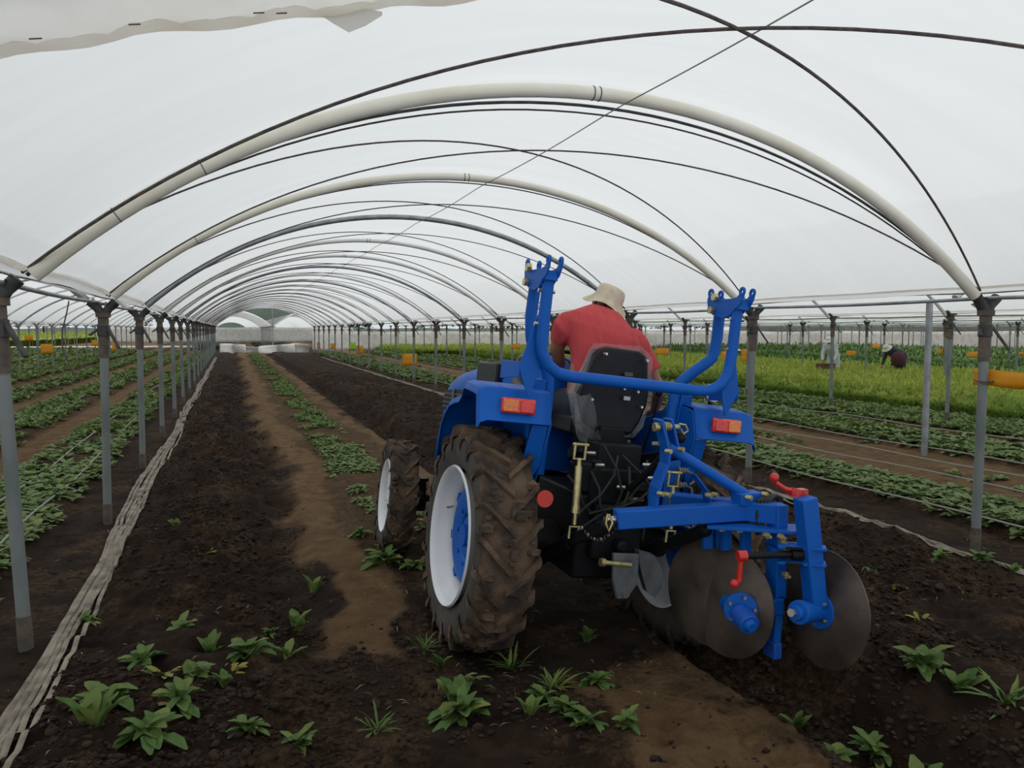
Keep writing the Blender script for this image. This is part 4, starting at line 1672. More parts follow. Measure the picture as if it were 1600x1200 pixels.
def fender(s):
    # profile in (y,z), rear bottom -> front bottom, along the outer edge
    outer = [(-.36, 1.285), (-.355, 1.29), (-.295, 1.445), (-.285, 1.452), (-.17, 1.462), (-.05, 1.468), (-.02, 1.42), (.02, 1.385), (.12, 1.37), (.22, 1.345), (.30, 1.29), (.36, 1.22), (.385, 1.13), (.40, 1.0)]
    inner = [(-.36, 1.285), (-.355, 1.29), (-.295, 1.445), (-.285, 1.452), (-.17, 1.462), (-.05, 1.468), (-.01, 1.44), (.04, 1.405), (.13, 1.38), (.23, 1.35), (.31, 1.30), (.37, 1.23), (.395, 1.14), (.41, 1.0)]
    mb = MB()
    xs_ = [(-.44, 0), (-.52, .15), (-.70, .6), (-.79, .9), (-.825, 1.0), (-.835, 1.0)]
    rows = []
    for (x, u) in xs_:
        row = []
        for (a, b_) in zip(inner, outer):
            z_ = a[1] * (1 - u) + b_[1] * u - (.012 if x < -.82 else 0) - (.03 if x < -.83 else 0)
            yy = a[0] * (1 - u) + b_[0] * u
            row.append((x, yy, z_))
        rows.append(row)
    # folded outer lip
    row = []
    for (a, b_) in zip(inner, outer):
        cy, cz = 0.0, .61
        d = Vector((0, b_[0] - cy, b_[1] - cz)).normalized()
        row.append((-.835, b_[0] - d.y * .035, b_[1] - d.z * .045))
    rows.append(row)
    mb.grid(rows)
    if s > 0:
        mb = mb.mirror_x()
    f = mb.build('fender', M['blue'], TR, smooth=30)
    sol = f.modifiers.new('thickness', 'SOLIDIFY')
    sol.thickness = .006
    sol.offset = 1 if s < 0 else 1
    # inner upright plate
    pl = MB()
    poly = [(-.355, 1.285), (-.295, 1.44), (-.22, 1.452), (-.05, 1.46), (.04, 1.40), (.23, 1.345), (.36, 1.22), (.41, 1.0), (.42, .80), (.30, .68), (.0, .72), (-.16, .86), (-.27, 1.05)]
    pl.prism([(-.445, a, b_) for a, b_ in poly], (.012, 0, 0))
    # rear stay plate slanting down
    pl.prism([(-.452, -.345, 1.28), (-.445, -.28, 1.06), (-.50, -.20, .88), (-.56, -.20, .88), (-.54, -.26, 1.06), (-.53, -.33, 1.28)], (0, .008, 0))
    if s > 0:
        pl = pl.mirror_x()
    f2 = pl.build('fender_side', M['blue'], TR, bevel=.004)
    return f


for s in (-1, 1):
    fender(s)
    L = empty('tail', (0, 0, 0))
    bpy.data.objects.remove(L)
    hb = MB().box((s * .63, -.352, 1.372), (.185, .03, .078))
    h_ = hb.build('tail_light', M['redlens'], TR, bevel=.008)
    h_['label'] = 'red and amber tail light'
    lens = MB().box((s * .675, -.368, 1.372), (.08, .012, .062))
    lens.build('amber_lens', M['amberlens'], h_, bevel=.004)
    l2 = MB().box((s * .585, -.368, 1.372), (.075, .012, .062))
    l2.build('red_lens', M['redlens'], h_, bevel=.004)

# round work lamp on the right fender and its twin
for s in (1,):
    lp = MB()
    lp.lathe([(0, 0), (0, .055), (.02, .060), (.05, .045), (.075, .015), (.078, 0)], (.80, .06, 1.545), (.25, 1, 0), 24)
    q = lp.build('work_lamp', M['steel'], TR)
    g_ = MB().lathe([(0, 0), (-.006, .03), (-.002, .052)], (.80, .055, 1.545), (.25, 1, 0), 20)
    g_.build('lens', M['rim'], q)
    MB().cyl((.79, .08, 1.46), (.79, .08, 1.50), .012, 8).build('bracket', M['blackpaint'], q)


# --- roll bar
def ropes(s):
    r_ = MB()
    # rear tube rising from the cross bar
    return r_


rb = MB()
yb = -.41
pts = []
left = [(-.568, yb, 2.05), (-.568, yb, 1.85), (-.566, yb, 1.72), (-.555, yb, 1.655), (-.52, yb, 1.60), (-.46, yb, 1.563), (-.38, yb, 1.553)]
right = [(-p_[0], p_[1], p_[2]) for p_ in reversed(left)]
rb.tube(left + right, .031, 16)
rbo = rb.build('roll_bar', M['blue'], TR)
rbo['label'] = 'bent blue lower cross tube of the roll bar'
for s in (-1, 1):
    u = MB()
    P_ = [(.575, -.15, 2.06), (.575, -.15, 1.97), (.578, -.15, 1.86), (.565, -.15, 1.75), (.50, -.15, 1.655), (.42, -.15, 1.585), (.395, -.15, 1.50), (.392, -.15, 1.36), (.39, -.14, 1.0)]
    P_ = [((a + (.055 if s > 0 and c > 1.7 else 0)) * s if s > 0 else -a + (.035 if c > 1.7 else 0), b_, c) for a, b_, c in P_]
    # smooth the bends
    Q = [Vector(P_[0])]
    for i in range(1, len(P_) - 1):
        a, b_, c = Vector(P_[i - 1]), Vector(P_[i]), Vector(P_[i + 1])
        Q += [b_.lerp(a, .25), b_.lerp(a, .08) * .5 + b_.lerp(c, .08) * .5, b_.lerp(c, .25)]
    Q.append(Vector(P_[-1]))
    u.tube(Q, .033, 14)
    u.build('roll_bar_upright', M['blue'], TR)
    # hinge head: two side plates joining the rear and front tubes, with an eye at each end
    hd = MB()
    x0 = s * .572
    poly = [(-.43, 2.02), (-.475, 2.045), (-.500, 2.085), (-.500, 2.108), (-.462, 2.108), (-.44, 2.09), (-.40, 2.083), (-.27, 2.083), (-.222, 2.092),
            (-.200, 2.112), (-.158, 2.112), (-.150, 2.08), (-.165, 2.035), (-.20, 2.005), (-.26, 1.985), (-.33, 1.97), (-.39, 1.985)]
    for dx in (-.038, .028):
        hd.prism([(x0 + dx, a, b_) for a, b_ in poly], (.010, 0, 0))
        for (ey, ez) in ((-.480, 2.118), (-.178, 2.122)):
            hd.lathe([(0, .010), (0, .026), (.012, .026), (.012, .010)], (x0 + dx - .002, ey, ez), (1, 0, 0), 18, closed=True)
    hd.box((x0, -.44, 2.045), (.066, .05, .05))
    hd.box((x0, -.18, 2.035), (.066, .05, .05))
    hd.box((x0, -.31, 2.01), (.066, .20, .030))
    q = hd.build('hinge_head', M['blue'], TR, bevel=.003)
    q['label'] = 'forked blue hinge head on top of the roll bar'
    each('hinge_bolt', [MB().cyl((x0 - .062, -.245, 2.095), (x0 - .040, -.245, 2.095), .024, 6), MB().cyl((x0 - .062, -.225, 2.02), (x0 - .040, -.225, 2.02), .022, 6)], M['gold'], q)
    # gusset plate, folded, from upright down to a point on the fender
    gp = MB()
    xo = s * 1
    A = [(.575, 1.90), (.60, 1.82), (.655, 1.60), (.662, 1.575), (.650, 1.54), (.600, 1.43), (.588, 1.43), (.560, 1.52), (.545, 1.60), (.55, 1.75)]
    gp.prism([(xo * a, -.385, b_) for a, b_ in A], (0, .010, 0))
    gp.prism([(xo * .655, -.385, 1.60), (xo * .655, -.10, 1.60), (xo * .655, -.10, 1.50), (xo * .655, -.385, 1.52)], (.008 * s, 0, 0))
    gp.build('gusset_plate', M['blue'], TR, bevel=.003)
    each('bolt', [MB().cyl((s * .572 - .045, -.41, zz), (s * .572 + .045, -.41, zz), .011, 6) for zz in (1.80, 1.97)], M['steel'], TR)
    # lower strut box carrying the bar to the axle
    lb = MB()
    lb.bar((s * .46, -.16, 1.52), (s * .44, -.10, .80), .075, .05, (0, 1, 0))
    lb.build('roll_bar_foot', M['blue'], TR, bevel=.006)

# --- bonnet
def section(y, wt, wb, zt, zb):
    r_ = []
    for i in range(13):
        a = PI * i / 12
        x = -math.cos(a)
        e = 2.6
        cx = math.copysign(abs(x) ** (2 / e), x)
        sz = abs(math.sin(a)) ** (2 / e)
        r_.append((cx * wt, y, (zt - .18) + sz * .18))
    return [(-wb, y, zb)] + [(-wt * .99, y, zb + (zt - .18 - zb) * .5)] + r_ + [(wt * .99, y, zb + (zt - .18 - zb) * .5)] + [(wb, y, zb)]


hb = MB()
secs = [(.72, .30, .30, 1.60, 1.05), (.95, .31, .30, 1.585, 1.0), (1.4, .315, .31, 1.565, .98), (1.75, .315, .31, 1.545, .96), (2.1, .31, .305, 1.49, .9), (2.32, .295, .30, 1.43, .84), (2.46, .27, .29, 1.35, .80), (2.54, .22, .26, 1.25, .80)]
rows = [section(*q) for q in secs]
hb.grid(rows)
hb.add(rows[-1], [tuple(range(len(rows[-1]) - 1, -1, -1))])
hood = hb.build('bonnet', M['blue'], TR, smooth=50)
hood['label'] = 'rounded blue bonnet'
sol = hood.modifiers.new('thickness', 'SOLIDIFY')
sol.thickness = .008
for s in (-1, 1):
    gr = MB()
    gr.prism([(s * .322, 1.72, 1.34), (s * .322, 2.28, 1.30), (s * .316, 2.34, 1.20), (s * .316, 2.30, 1.13), (s * .322, 1.68, 1.16)], (-.012 * s, 0, 0))
    g0 = gr.build('side_grille', M['blackplastic'], TR)
    for k in range(4):
        b_ = MB().bar((s * .328, 1.71, 1.185 + k * .037), (s * .322, 2.31, 1.165 + k * .036), .008, .007)
        b_.build('grille_bar', M['castgrey'], g0)
    MB().bar((s * .330, 1.98, 1.155), (s * .330, 1.99, 1.325), .012, .035, (0, 1, 0)).build('grille_post', M['castgrey'], g0)
    sm = MB().bar((s * .312, 1.0, 1.09), (s * .304, 2.44, 1.07), .012, .012)
    sm.build('seam_strip', M['blackpaint'], TR)
    # dark air duct opening in the side, behind the bonnet
    dk = MB()
    dk.box((s * .305, 1.14, 1.475), (.085, .46, .20))
    q = dk.build('side_duct', M['blackplastic'], TR, bevel=.015)
    dk = MB()
    for k in range(3):
        dk.bar((s * .342, 1.0 + .1 * k, 1.42), (s * .342, 1.03 + .1 * k, 1.47), .004, .01)
    dk.build('duct_fin', M['castgrey'], q)
# dashboard cowl with grey edge trim
cw = MB()
for (y, zt, wt) in ():
    pass
rows = []
for (y, zt, wt) in ((.40, 1.56, .24), (.50, 1.64, .27), (.62, 1.665, .29), (.80, 1.63, .30)):
    rows.append(section(y, wt, wt, zt, .95))
cw.grid(rows)
cw.add(rows[0], [tuple(range(len(rows[0])))])
cw.build('dashboard_cowl', M['blue'], TR, smooth=45)
for s in (-1, 1):
    tr2 = MB().tube([(s * .27, .42, 1.655), (s * .31, .54, 1.625), (s * .335, .56, 1.55), (s * .335, .51, 1.46), (s * .33, .42, 1.41), (s * .32, .30, 1.39)], [.02, .032, .036, .036, .034, .025], 10, flat=.8)
    tr2.build('cowl_trim', M['greyplastic'], TR)
    lv = MB()
    for k in range(4):
        lv.box((s * .275, .46, 1.30 + k * .04), (.08, .10, .02))
    lv.build('vent_louvre', M['greyplastic'], TR, bevel=.003)
# steering wheel and column
sw = MB()
sw.cyl((.02, .62, 1.35), (.02, .47, 1.60), .022, 12)
ci = []
ax = Vector((0, -.5, 1)).normalized()
Rm = rot_to(ax)
c0 = Vector((.02, .46, 1.615))
ring = [c0 + (Rm @ Vector((.19 * math.cos(a), .19 * math.sin(a), 0))) for a in [2 * PI * i / 28 for i in range(29)]]
sw.tube(ring, .014, 8, cap=False)
for a in (0, 2.1, 4.2):
    sw.tube([c0, c0 + (Rm @ Vector((.185 * math.cos(a), .185 * math.sin(a), .0)))], .010, 6)
sw.build('steering_wheel', M['blackplastic'], TR)

# --- engine, gearbox, axles, deck
en = MB()
en.box((0, 1.45, .80), (.40, 1.15, .50))
en.box((0, .75, .72), (.34, .5, .40))
en.cyl((-.24, 1.2, .95), (-.24, 1.75, .92), .06, 14)
en.build('engine', M['blackpaint'], TR, bevel=.02)
gb = MB()
gb.box((0, .0, .70), (.40, .62, .46))
gb.box((.02, -.20, .98), (.36, .26, .20))
gb.cyl((-.36, 0, .61), (.36, 0, .61), .11, 20)
gb.cyl((-.52, 0, .61), (.52, 0, .61), .085, 20)
gb.box((.02, -.33, .74), (.30, .08, .30))
gb.cyl((.02, -.36, .68), (.02, -.45, .68), .035, 12)
gb.build('gearbox', M['blackpaint'], TR, bevel=.015)
fa = MB()
fa.bar((-.58, 1.98, .47), (.58, 1.98, .47), .10, .11)
fa.cyl((0, 1.7, .48), (0, 2.1, .48), .10, 16)
for s in (-1, 1):
    fa.cyl((s * .52, 1.98, .34), (s * .52, 1.98, .60), .065, 14)
    fa.cyl((s * .5, 1.98, .44), (s * .62, 1.98, .44), .09, 16)
    fa.tube([(s * .12, 1.86, .55), (s * .5, 1.84, .5)], .018, 8)
fa.build('front_axle', M['blackpaint'], TR, bevel=.008)
for s in (-1, 1):
    dk = MB()
    dk.box((s * .32, .62, .71), (.26, .55, .012))
    dk.bar((s * .44, .9, .70), (s * .44, .9, .45), .03, .03)
    dk.build('foot_plate', M['blackpaint'], TR, bevel=.003)
wt = MB().box((0, 2.62, .72), (.42, .14, .30))
wt.build('front_weight', M['blackpaint'], TR, bevel=.02)

# --- rear clutter: valves, hoses, levers, seat stand
rc = MB()
rc.box((.03, -.18, 1.10), (.27, .18, .22))
rc.box((.04, -.06, 1.22), (.16, .14, .14))
rc.box((-.20, -.27, 1.02), (.10, .10, .16))
rc.box((.20, -.30, .92), (.08, .06, .14))
rc.cyl((-.12, -.30, .95), (-.12, -.30, 1.12), .03, 10)
rc.box((.10, -.36, 1.0), (.12, .05, .06))
rc.build('hydraulic_lift_housing', M['blackpaint'], TR, bevel=.012)
hs = MB()
rr = random.Random(3)
for k in range(9):
    a = Vector((rr.uniform(-.3, .25), -.34 + rr.uniform(-.04, .04), rr.uniform(.95, 1.25)))
    b_ = Vector((rr.uniform(-.3, .28), -.38, rr.uniform(.60, .85)))
    mid = (a + b_) / 2 + Vector((rr.uniform(-.08, .08), -.05, -.02))
    hs.tube([a, a.lerp(mid, .5) + Vector((.015, -.02, 0)), mid, mid.lerp(b_, .5) + Vector((-.015, 0, 0)), b_], .008, 6)
hs.build('hydraulic_hose', M['rubberhose'], TR)
ft = MB()
for (x, z_) in ((.05, .93), (.10, .93), (-.02, .99), (.16, 1.05), (-.16, 1.10), (-.22, 1.16), (.12, 1.12)):
    MB().cyl((x, -.37, z_), (x + .035, -.40, z_ + .005), .011, 6).build('hose_fitting', M['steel'], TR)
# couplers in front of the right fender plate
for k, zz in enumerate((1.10, 1.02)):
    q = MB()
    for j in range(4):
        q.cyl((.345 + j * .017, -.36, zz + j * .001), (.356 + j * .017, -.36, zz + j * .001), .022 - .002 * j, 12)
    q.tube([(.41, -.36, zz), (.44, -.37, zz - .01), (.445, -.38, zz - .05), (.42, -.38, zz - .07)], .008, 6)
    q.build('hydraulic_coupler', M['castgrey'], TR)
MB().bar((.34, -.30, 1.15), (.36, -.30, .85), .10, .02, (0, 1, 0)).build('coupler_plate', M['blue'], TR, bevel=.003)

# lift arms, rods, lower links, top link
for s in (-1, 1):
    la = MB().bar((s * .22, -.15, 1.12), (s * .29, -.44, 1.20), .03, .06)
    la.build('lift_arm', M['blackpaint'], TR, bevel=.006)
    x = s * .30 if s < 0 else .27
    zt = 1.22 if s < 0 else 1.11
    rd = MB()
    rd.tube([(x - .03, -.45, zt), (x - .03, -.45, zt - .085), (x + .03, -.45, zt - .085), (x + .03, -.45, zt)], .008, 8)
    rd.cyl((x - .045, -.45, zt - .01), (x + .045, -.45, zt - .01), .008, 8)
    rd.cyl((x, -.45, zt - .08), (x, -.46, zt - .13), .011, 8)
    rd.cyl((x, -.455, zt - .12), (x, -.48, .86), .019, 12)
    rd.cyl((x, -.48, .86), (x, -.485, .80), .011, 8)
    rd.cyl((x, -.478, .895), (x, -.48, .86), .022, 6)
    rd.tube([(x - .025, -.49, .73), (x - .025, -.488, .79), (x + .025, -.488, .79), (x + .025, -.49, .73)], .008, 8)
    rd.build('lift_rod', M['gold'], TR)
    ll = MB()
    ll.bar((s * .26, .02, .48), (s * .29, -.42, .70), .022, .075)
    ll.bar((s * .29, -.42, .70), (s * .27, -.80, .87), .022, .065)
    ll.ball((s * .27, -.80, .87), .036, 12)
    ll.build('lower_link', M['blackpaint'], TR, bevel=.005)
tl = MB()
tl.cyl((.03, -.34, .93), (.075, -.60, 1.17), .020, 10)
tl.cyl((.02, -.30, .90), (.10, -.74, 1.315), .012, 10)
tl.ball((.10, -.74, 1.315), .03, 10)
tlo = tl.build('top_link', M['blackpaint'], TR)
MB().cyl((-.03, -.70, 1.27), (.09, -.72, 1.275), .010, 10).build('spring_pin', M['gold'], tlo)
# chain and lynch pins beside the left link end
ch = MB()
for k in range(12):
    t_ = k / 11
    p_ = Vector((-.38 + .20 * t_, -.74, .84 - .07 * math.sin(PI * t_) + .03 * t_))
    ch.lathe([(0, .006), (.002, .010), (.004, .006)], p_, (1, .5 * (-1) ** k, .3), 8, closed=True)
ch.build('check_chain', M['steel'], TR)
dp = MB()
dp.prism([(-.06, -.50, .66), (.09, -.50, .66), (.10, -.50, .50), (.05, -.50, .42), (-.01, -.50, .42), (-.045, -.50, .52)], (0, .03, 0))
q = dp.build('drawbar_bracket', M['castgrey'], TR, bevel=.006)
MB().cyl((.03, -.52, .45), (.03, -.49, .45), .02, 8).build('bracket_nut', M['steel'], q)
pn = MB()
pn.cyl((-.13, -.53, .62), (.03, -.53, .61), .013, 12)
pn.cyl((-.15, -.53, .622), (-.125, -.53, .62), .022, 12)
pn.build('drawbar_pin', M['gold'], TR)
cg = MB()
cg.prism([(.12, -.44, .66), (.22, -.44, .64), (.28, -.44, .56), (.285, -.44, .47), (.25, -.44, .41), (.20, -.44, .44), (.17, -.44, .50), (.13, -.44, .60)], (.01, .07, 0))
cg.build('guard_shield', M['castgrey'], TR)
rf = MB().cyl((-.525, -.60, .945), (-.525, -.588, .945), .042, 28)
q = rf.build('round_reflector', M['redpaint'], TR)
q['label'] = 'round red reflector'
MB().bar((-.525, -.585, .945), (-.44, -.20, .95), .02, .012).build('reflector_stalk', M['blackpaint'], q)
# levers
for (x, z_) in ((-.33, 1.45), (.36, 1.50)):
    lv = MB().tube([(x * .95, .05, 1.15), (x, .0, 1.35), (x * 1.02, -.02, z_)], .008, 8)
    lv.ball((x * 1.02, -.02, z_ + .01), .022, 10)
    lv.build('control_lever', M['blackplastic'], TR)

# --- seat
st = MB()
SX = .055
poly = [(-.175, 1.30), (-.215, 1.46), (-.200, 1.52), (-.135, 1.69), (-.11, 1.725), (-.06, 1.742), (.14, 1.742), (.19, 1.72), (.205, 1.685), (.215, 1.55), (.225, 1.50), (.215, 1.43), (.175, 1.33), (.12, 1.25), (-.10, 1.25)]
# curved shell: front and back layers
fr, bk = [], []
for a, b_ in poly:
    d = .05 * (1 - min(1, abs(a) / .22)) + .02
    bk.append((SX + a, -.06 - d * .3 - (1.5 - b_) * .10, b_))
    fr.append((SX + a, .05 - (1.5 - b_) * .10, b_))
k = len(poly)
cb = (SX, -.085, 1.5)
st.add(bk + fr + [cb, (SX, .06, 1.5)], [(i, (i + 1) % k, 2 * k) for i in range(k)] + [((i + 1) % k + k, i + k, 2 * k + 1) for i in range(k)] + [(i, i + k, (i + 1) % k + k, (i + 1) % k) for i in range(k)])
st.box((SX, .22, 1.27), (.44, .46, .11))
so_ = st.build('seat', M['blackplastic'], TR, bevel=.02, seg=3)
so_['label'] = 'black bucket seat seen from behind'
for (x, z_) in ((-.10, 1.70), (.165, 1.69), (-.155, 1.435), (.165, 1.42), (.04, 1.515), (.13, 1.505)):
    MB().cyl((SX + x, -.105, z_), (SX + x, -.075, z_), .008, 8).build('rivet', M['steel'], so_)
MB().box((SX + .055, -.115, 1.462), (.04, .004, .022)).build('sticker', M['sticker'], so_)
MB().box((SX + .055, -.10, 1.60), (.05, .012, .022)).build('buckle_slot', M['greyplastic'], so_)
sb_ = MB()
sb_.prism([(SX - .13, -.06, 1.27), (SX + .13, -.06, 1.27), (SX + .11, -.06, 1.0), (SX + .08, -.06, .92), (SX - .08, -.06, .92), (SX - .10, -.06, 1.0)], (0, .26, 0))
sb_.build('seat_stand', M['blackplastic'], TR, bevel=.02)
# clear wrap film around the seat
rows = []
for j in range(5):
    v = j / 4
    row = []
    for i, (a, b_) in enumerate(poly + [poly[0]]):
        e = 1 + v * (.22 if b_ > 1.32 else .30) + .05 * math.sin(i * 2.3 + j)
        zc = 1.5
        row.append((SX + a * e - .01 + .008 * math.sin(i * 3 + j * 2), -.035 - (1.5 - b_) * .1 - .02 * math.sin(i * 1.9 + j) * v, zc + (b_ - zc) * (1 + v * .10) + .008 * math.sin(i * 2.7 + j)))
    rows.append(row)
fw_ = MB().grid(rows)
rows = []
for j in range(6):
    rows.append([(-.255 + .035 * i + .02 * j + .014 * math.sin(i * 2.4 + j * 1.7), -.12 + .035 * math.sin(i * 2.2 + j * 1.9), 1.46 - .055 * j + .012 * math.sin(i * 2 + j)) for i in range(5)])
fw_.grid(rows)
q = fw_.build('plastic_wrap', M['seatfilm'], so_, smooth=180)
q['label'] = 'loose clear plastic wrap'


# ------------------------------------------------------------------ disc plough carried behind the tractor
PL = empty('disc_plough', (2.1, 3.4, 0))
tag(PL, 'blue three-disc plough with red crank handles mounted behind the tractor', 'plough')


def P(x, y, z_):
    return (x - 2.1, y - 3.4, z_)


mb = MB().bar(P(1.725, 3.42, .790), P(2.455, 3.30, .808), .085, .088)
mb.box(P(2.39, 3.305, .870), (.13, .09, .06))
q = mb.build('main_beam', M['blue'], PL, bevel=.005)
q = MB().cyl(P(1.66, 3.40, .795), P(1.73, 3.41, .792), .018, 12)
q.build('hitch_pin', M['steel'], PL)
lp = MB()
lp.tube([P(1.66, 3.37, .83), P(1.645, 3.36, .79), P(1.66, 3.36, .75), P(1.68, 3.36, .79), P(1.665, 3.37, .83)], .006, 6)
lp.build('lynch_pin', M['gold'], PL)
for (x0, y0) in ((0, 0), (.068, .02)):
    ms = MB()
    pts_ = [(1.968, 1.262), (1.996, 1.17), (2.012, 1.10), (2.008, 1.04), (1.955, .93), (1.948, .87), (1.950, .80)] if x0 == 0 else [(1.968, 1.26), (1.99, 1.18), (2.01, 1.10), (2.02, 1.06)]
    for i in range(len(pts_) - 1):
        a, b_ = pts_[i], pts_[i + 1]
        ms.bar(P(a[0] + x0, 3.45 + y0, a[1]), P(b_[0] + x0, 3.45 + y0, b_[1] - .004), .014 if x0 else .016, .085, (0, 1, 0))
    ms.build('mast_plate', M['blue'], PL, bevel=.002)
ms = MB().bar(P(1.985, 3.44, 1.02), P(1.925, 3.43, .80), .012, .07, (0, 1, 0))
ms.build('mast_foot', M['blue'], PL, bevel=.002)
ms = MB()
ms.bar(P(2.15, 3.42, .985), P(2.215, 3.41, .90), .010, .06, (0, 1, 0))
ms.bar(P(2.215, 3.41, .90), P(2.235, 3.41, .83), .010, .06, (0, 1, 0))
ms.build('stay_plate', M['blue'], PL, bevel=.002)
pi_ = MB()
pi_.cyl(P(1.94, 3.44, 1.225), P(1.965, 3.44, 1.224), .022, 12)
pi_.cyl(P(1.965, 3.44, 1.222), P(2.09, 3.46, 1.216), .014, 12)
for k in range(4):
    pi_.cyl(P(1.995 + k * .010, 3.44, 1.224), P(2.000 + k * .010, 3.44, 1.224), .024 - k * .001, 12)
pi_.tube([P(2.08, 3.44, 1.235), P(2.11, 3.43, 1.23), P(2.125, 3.43, 1.20), P(2.10, 3.43, 1.185), P(2.085, 3.43, 1.21)], .005, 6)
pi_.build('top_pin', M['gold'], PL)
br = MB()
br.cyl(P(2.03, 3.45, 1.118), P(2.385, 3.31, .885), .026, 14)
br.build('brace_tube', M['blue'], PL)
bt = MB()
for (x, y, z_) in ((1.945, 3.40, .905), (1.985, 3.40, 1.11), (2.06, 3.41, 1.115), (2.19, 3.36, .888), (2.225, 3.36, .888), (2.35, 3.26, .885), (1.975, 3.39, .90), (2.45, 3.27, .892)):
    MB().cyl(P(x, y, z_), P(x + .012, y - .03, z_), .013, 6).build('bolt', M['gold'], PL)
# diagonal frame beam with its square end, hose wrapped over it
db = MB().bar(P(2.16, 3.62, .80), P(2.485, 3.17, .812), .085, .095)
db.build('diagonal_beam', M['blue'], PL, bevel=.006)
hz = MB()
for k in range(4):
    o_ = k * .018
    hz.tube([P(2.405 + o_ * .2, 3.24 - o_ * .3, .70 + o_ * .3), P(2.395 + o_ * .5, 3.23 - o_ * .3, .80), P(2.405 + o_, 3.235 - o_ * .2, .868), P(2.46 + o_, 3.25, .885), P(2.545 + o_ * .4, 3.27, .865), P(2.56, 3.28, .78)], .010, 8)
hz.build('rubber_hose', M['rubberhose'], PL)
cl = MB()
for (zz, x0, x1, y0, y1) in ((.742, 2.20, 2.575, 3.36, 3.10), (.655, 2.42, 2.59, 3.17, 3.09)):
    cl.bar(P(x0, y0, zz), P(x1, y1, zz), .16, .016)
for (x, y) in ((2.24, 3.42), (2.31, 3.36), (2.38, 3.30)):
    MB().bar(P(x, y, .75), P(x, y, .60), .05, .03, (0, 1, 0)).build('clamp_leg', M['blue'], PL, bevel=.003)
cl.build('clamp_plate', M['blue'], PL, bevel=.003)
bo = MB()
for (x, y, z_) in ((2.225, 3.30, .735), (2.29, 3.25, .735), (2.375, 3.14, .725), (2.425, 3.10, .725), (2.53, 3.02, .725), (2.435, 3.09, .668), (2.435, 3.10, .70), (2.44, 3.08, .545)):
    MB().cyl(P(x, y, z_), P(x, y - .025, z_), .015, 6).cyl(P(x, y, z_), P(x, y - .045, z_), .007, 8).build('clamp_bolt', M['gold'], PL)
# middle shank
sh = MB()
sh.bar(P(2.475, 3.18, .86), P(2.475, 3.18, .40), .062, .085, (0, 1, 0))
sh.bar(P(2.475, 3.18, .42), P(2.455, 3.18, .13), .042, .085, (0, 1, 0))
sh.box(P(2.43, 3.15, .37), (.10, .06, .08))
sh.prism([P(2.44, 3.13, .41), P(2.345, 3.12, .385), (P(2.345, 3.12, .33)), P(2.44, 3.13, .315)], (0, .02, 0))
q = sh.build('shank', M['blue'], PL, bevel=.006)
MB().box(P(2.455, 3.17, .15), (.046, .090, .08)).build('worn_foot', M['muddyblue'], q, bevel=.006)
# rear shank
sh = MB()
sh.bar(P(2.487, 3.0, .925), P(2.562, 3.0, .40), .085, .075, (0, 1, 0))
q = sh.build('rear_shank', M['blue'], PL, bevel=.006)
# adjusting screws and crank handles
sc2 = MB().cyl(P(2.205, 3.08, .655), P(2.50, 3.02, .655), .016, 12)
sc2.cyl(P(2.44, 3.03, .655), P(2.53, 3.0, .655), .028, 12)
for zz in (.69, .615):
    sc2.bar(P(2.42, 3.05, zz), P(2.57, 2.97, zz), .07, .012)
sc2.build('adjusting_screw', M['blackpaint'], PL, bevel=.002)
for zz in (.69, .615):
    MB().bar(P(2.40, 3.08, zz), P(2.575, 2.955, zz), .075, .014).build('screw_bracket', M['blue'], PL, bevel=.003)
ck = MB()
ck.cyl(P(2.185, 3.085, .655), P(2.225, 3.075, .655), .027, 14)
ck.tube([P(2.198, 3.08, .655), P(2.195, 3.08, .59), P(2.192, 3.08, .545), P(2.17, 3.07, .535)], .014, 10)
ck.ball(P(2.155, 3.065, .535), .022, 12)
q = ck.build('crank_handle', M['redpaint'], PL)
q['label'] = 'red crank handle low beside the shank'
ck = MB()
ck.cyl(P(2.48, 3.06, .915), P(2.49, 3.06, .955), .030, 14)
ck.box(P(2.49, 3.06, .94), (.09, .045, .025))
ck.tube([P(2.47, 3.06, .945), P(2.43, 3.07, .955), P(2.385, 3.08, .985), P(2.378, 3.08, 1.0)], .012, 10)
ck.ball(P(2.374, 3.08, 1.012), .023, 12)
q = ck.build('crank_handle', M['redpaint'], PL)
q['label'] = 'red crank handle on top of the rear shank'

NRM = Vector((-.99, -.03, .09)).normalized()
NRM2 = Vector((-.955, -.28, .09)).normalized()


def disc(c, name_lab, r_=.275, n_=NRM):
    """dished plough disc, convex side towards n_"""
    prof = []
    dep = .055
    for i in range(13):
        t_ = i / 12
        prof.append((dep * (1 - t_ * t_), r_ * t_ if t_ > 0 else 0.0))
    back = [(h - .006, r) for h, r in reversed(prof)]
    d = MB().lathe(prof + back, (0, 0, 0), n_, 56)
    q = d.build('plough_disc', M['disc'], PL, smooth=50, loc=Vector(P(*c)))
    q['label'] = name_lab
    return q


disc((2.655, 3.05, .365), 'rear disc, fully visible on the right', .28)
disc((2.305, 3.33, .345), 'middle disc in front of the tyre', .27, NRM2)
disc((2.272, 3.46, .36), 'front disc mostly hidden behind the middle one', .27, NRM2)
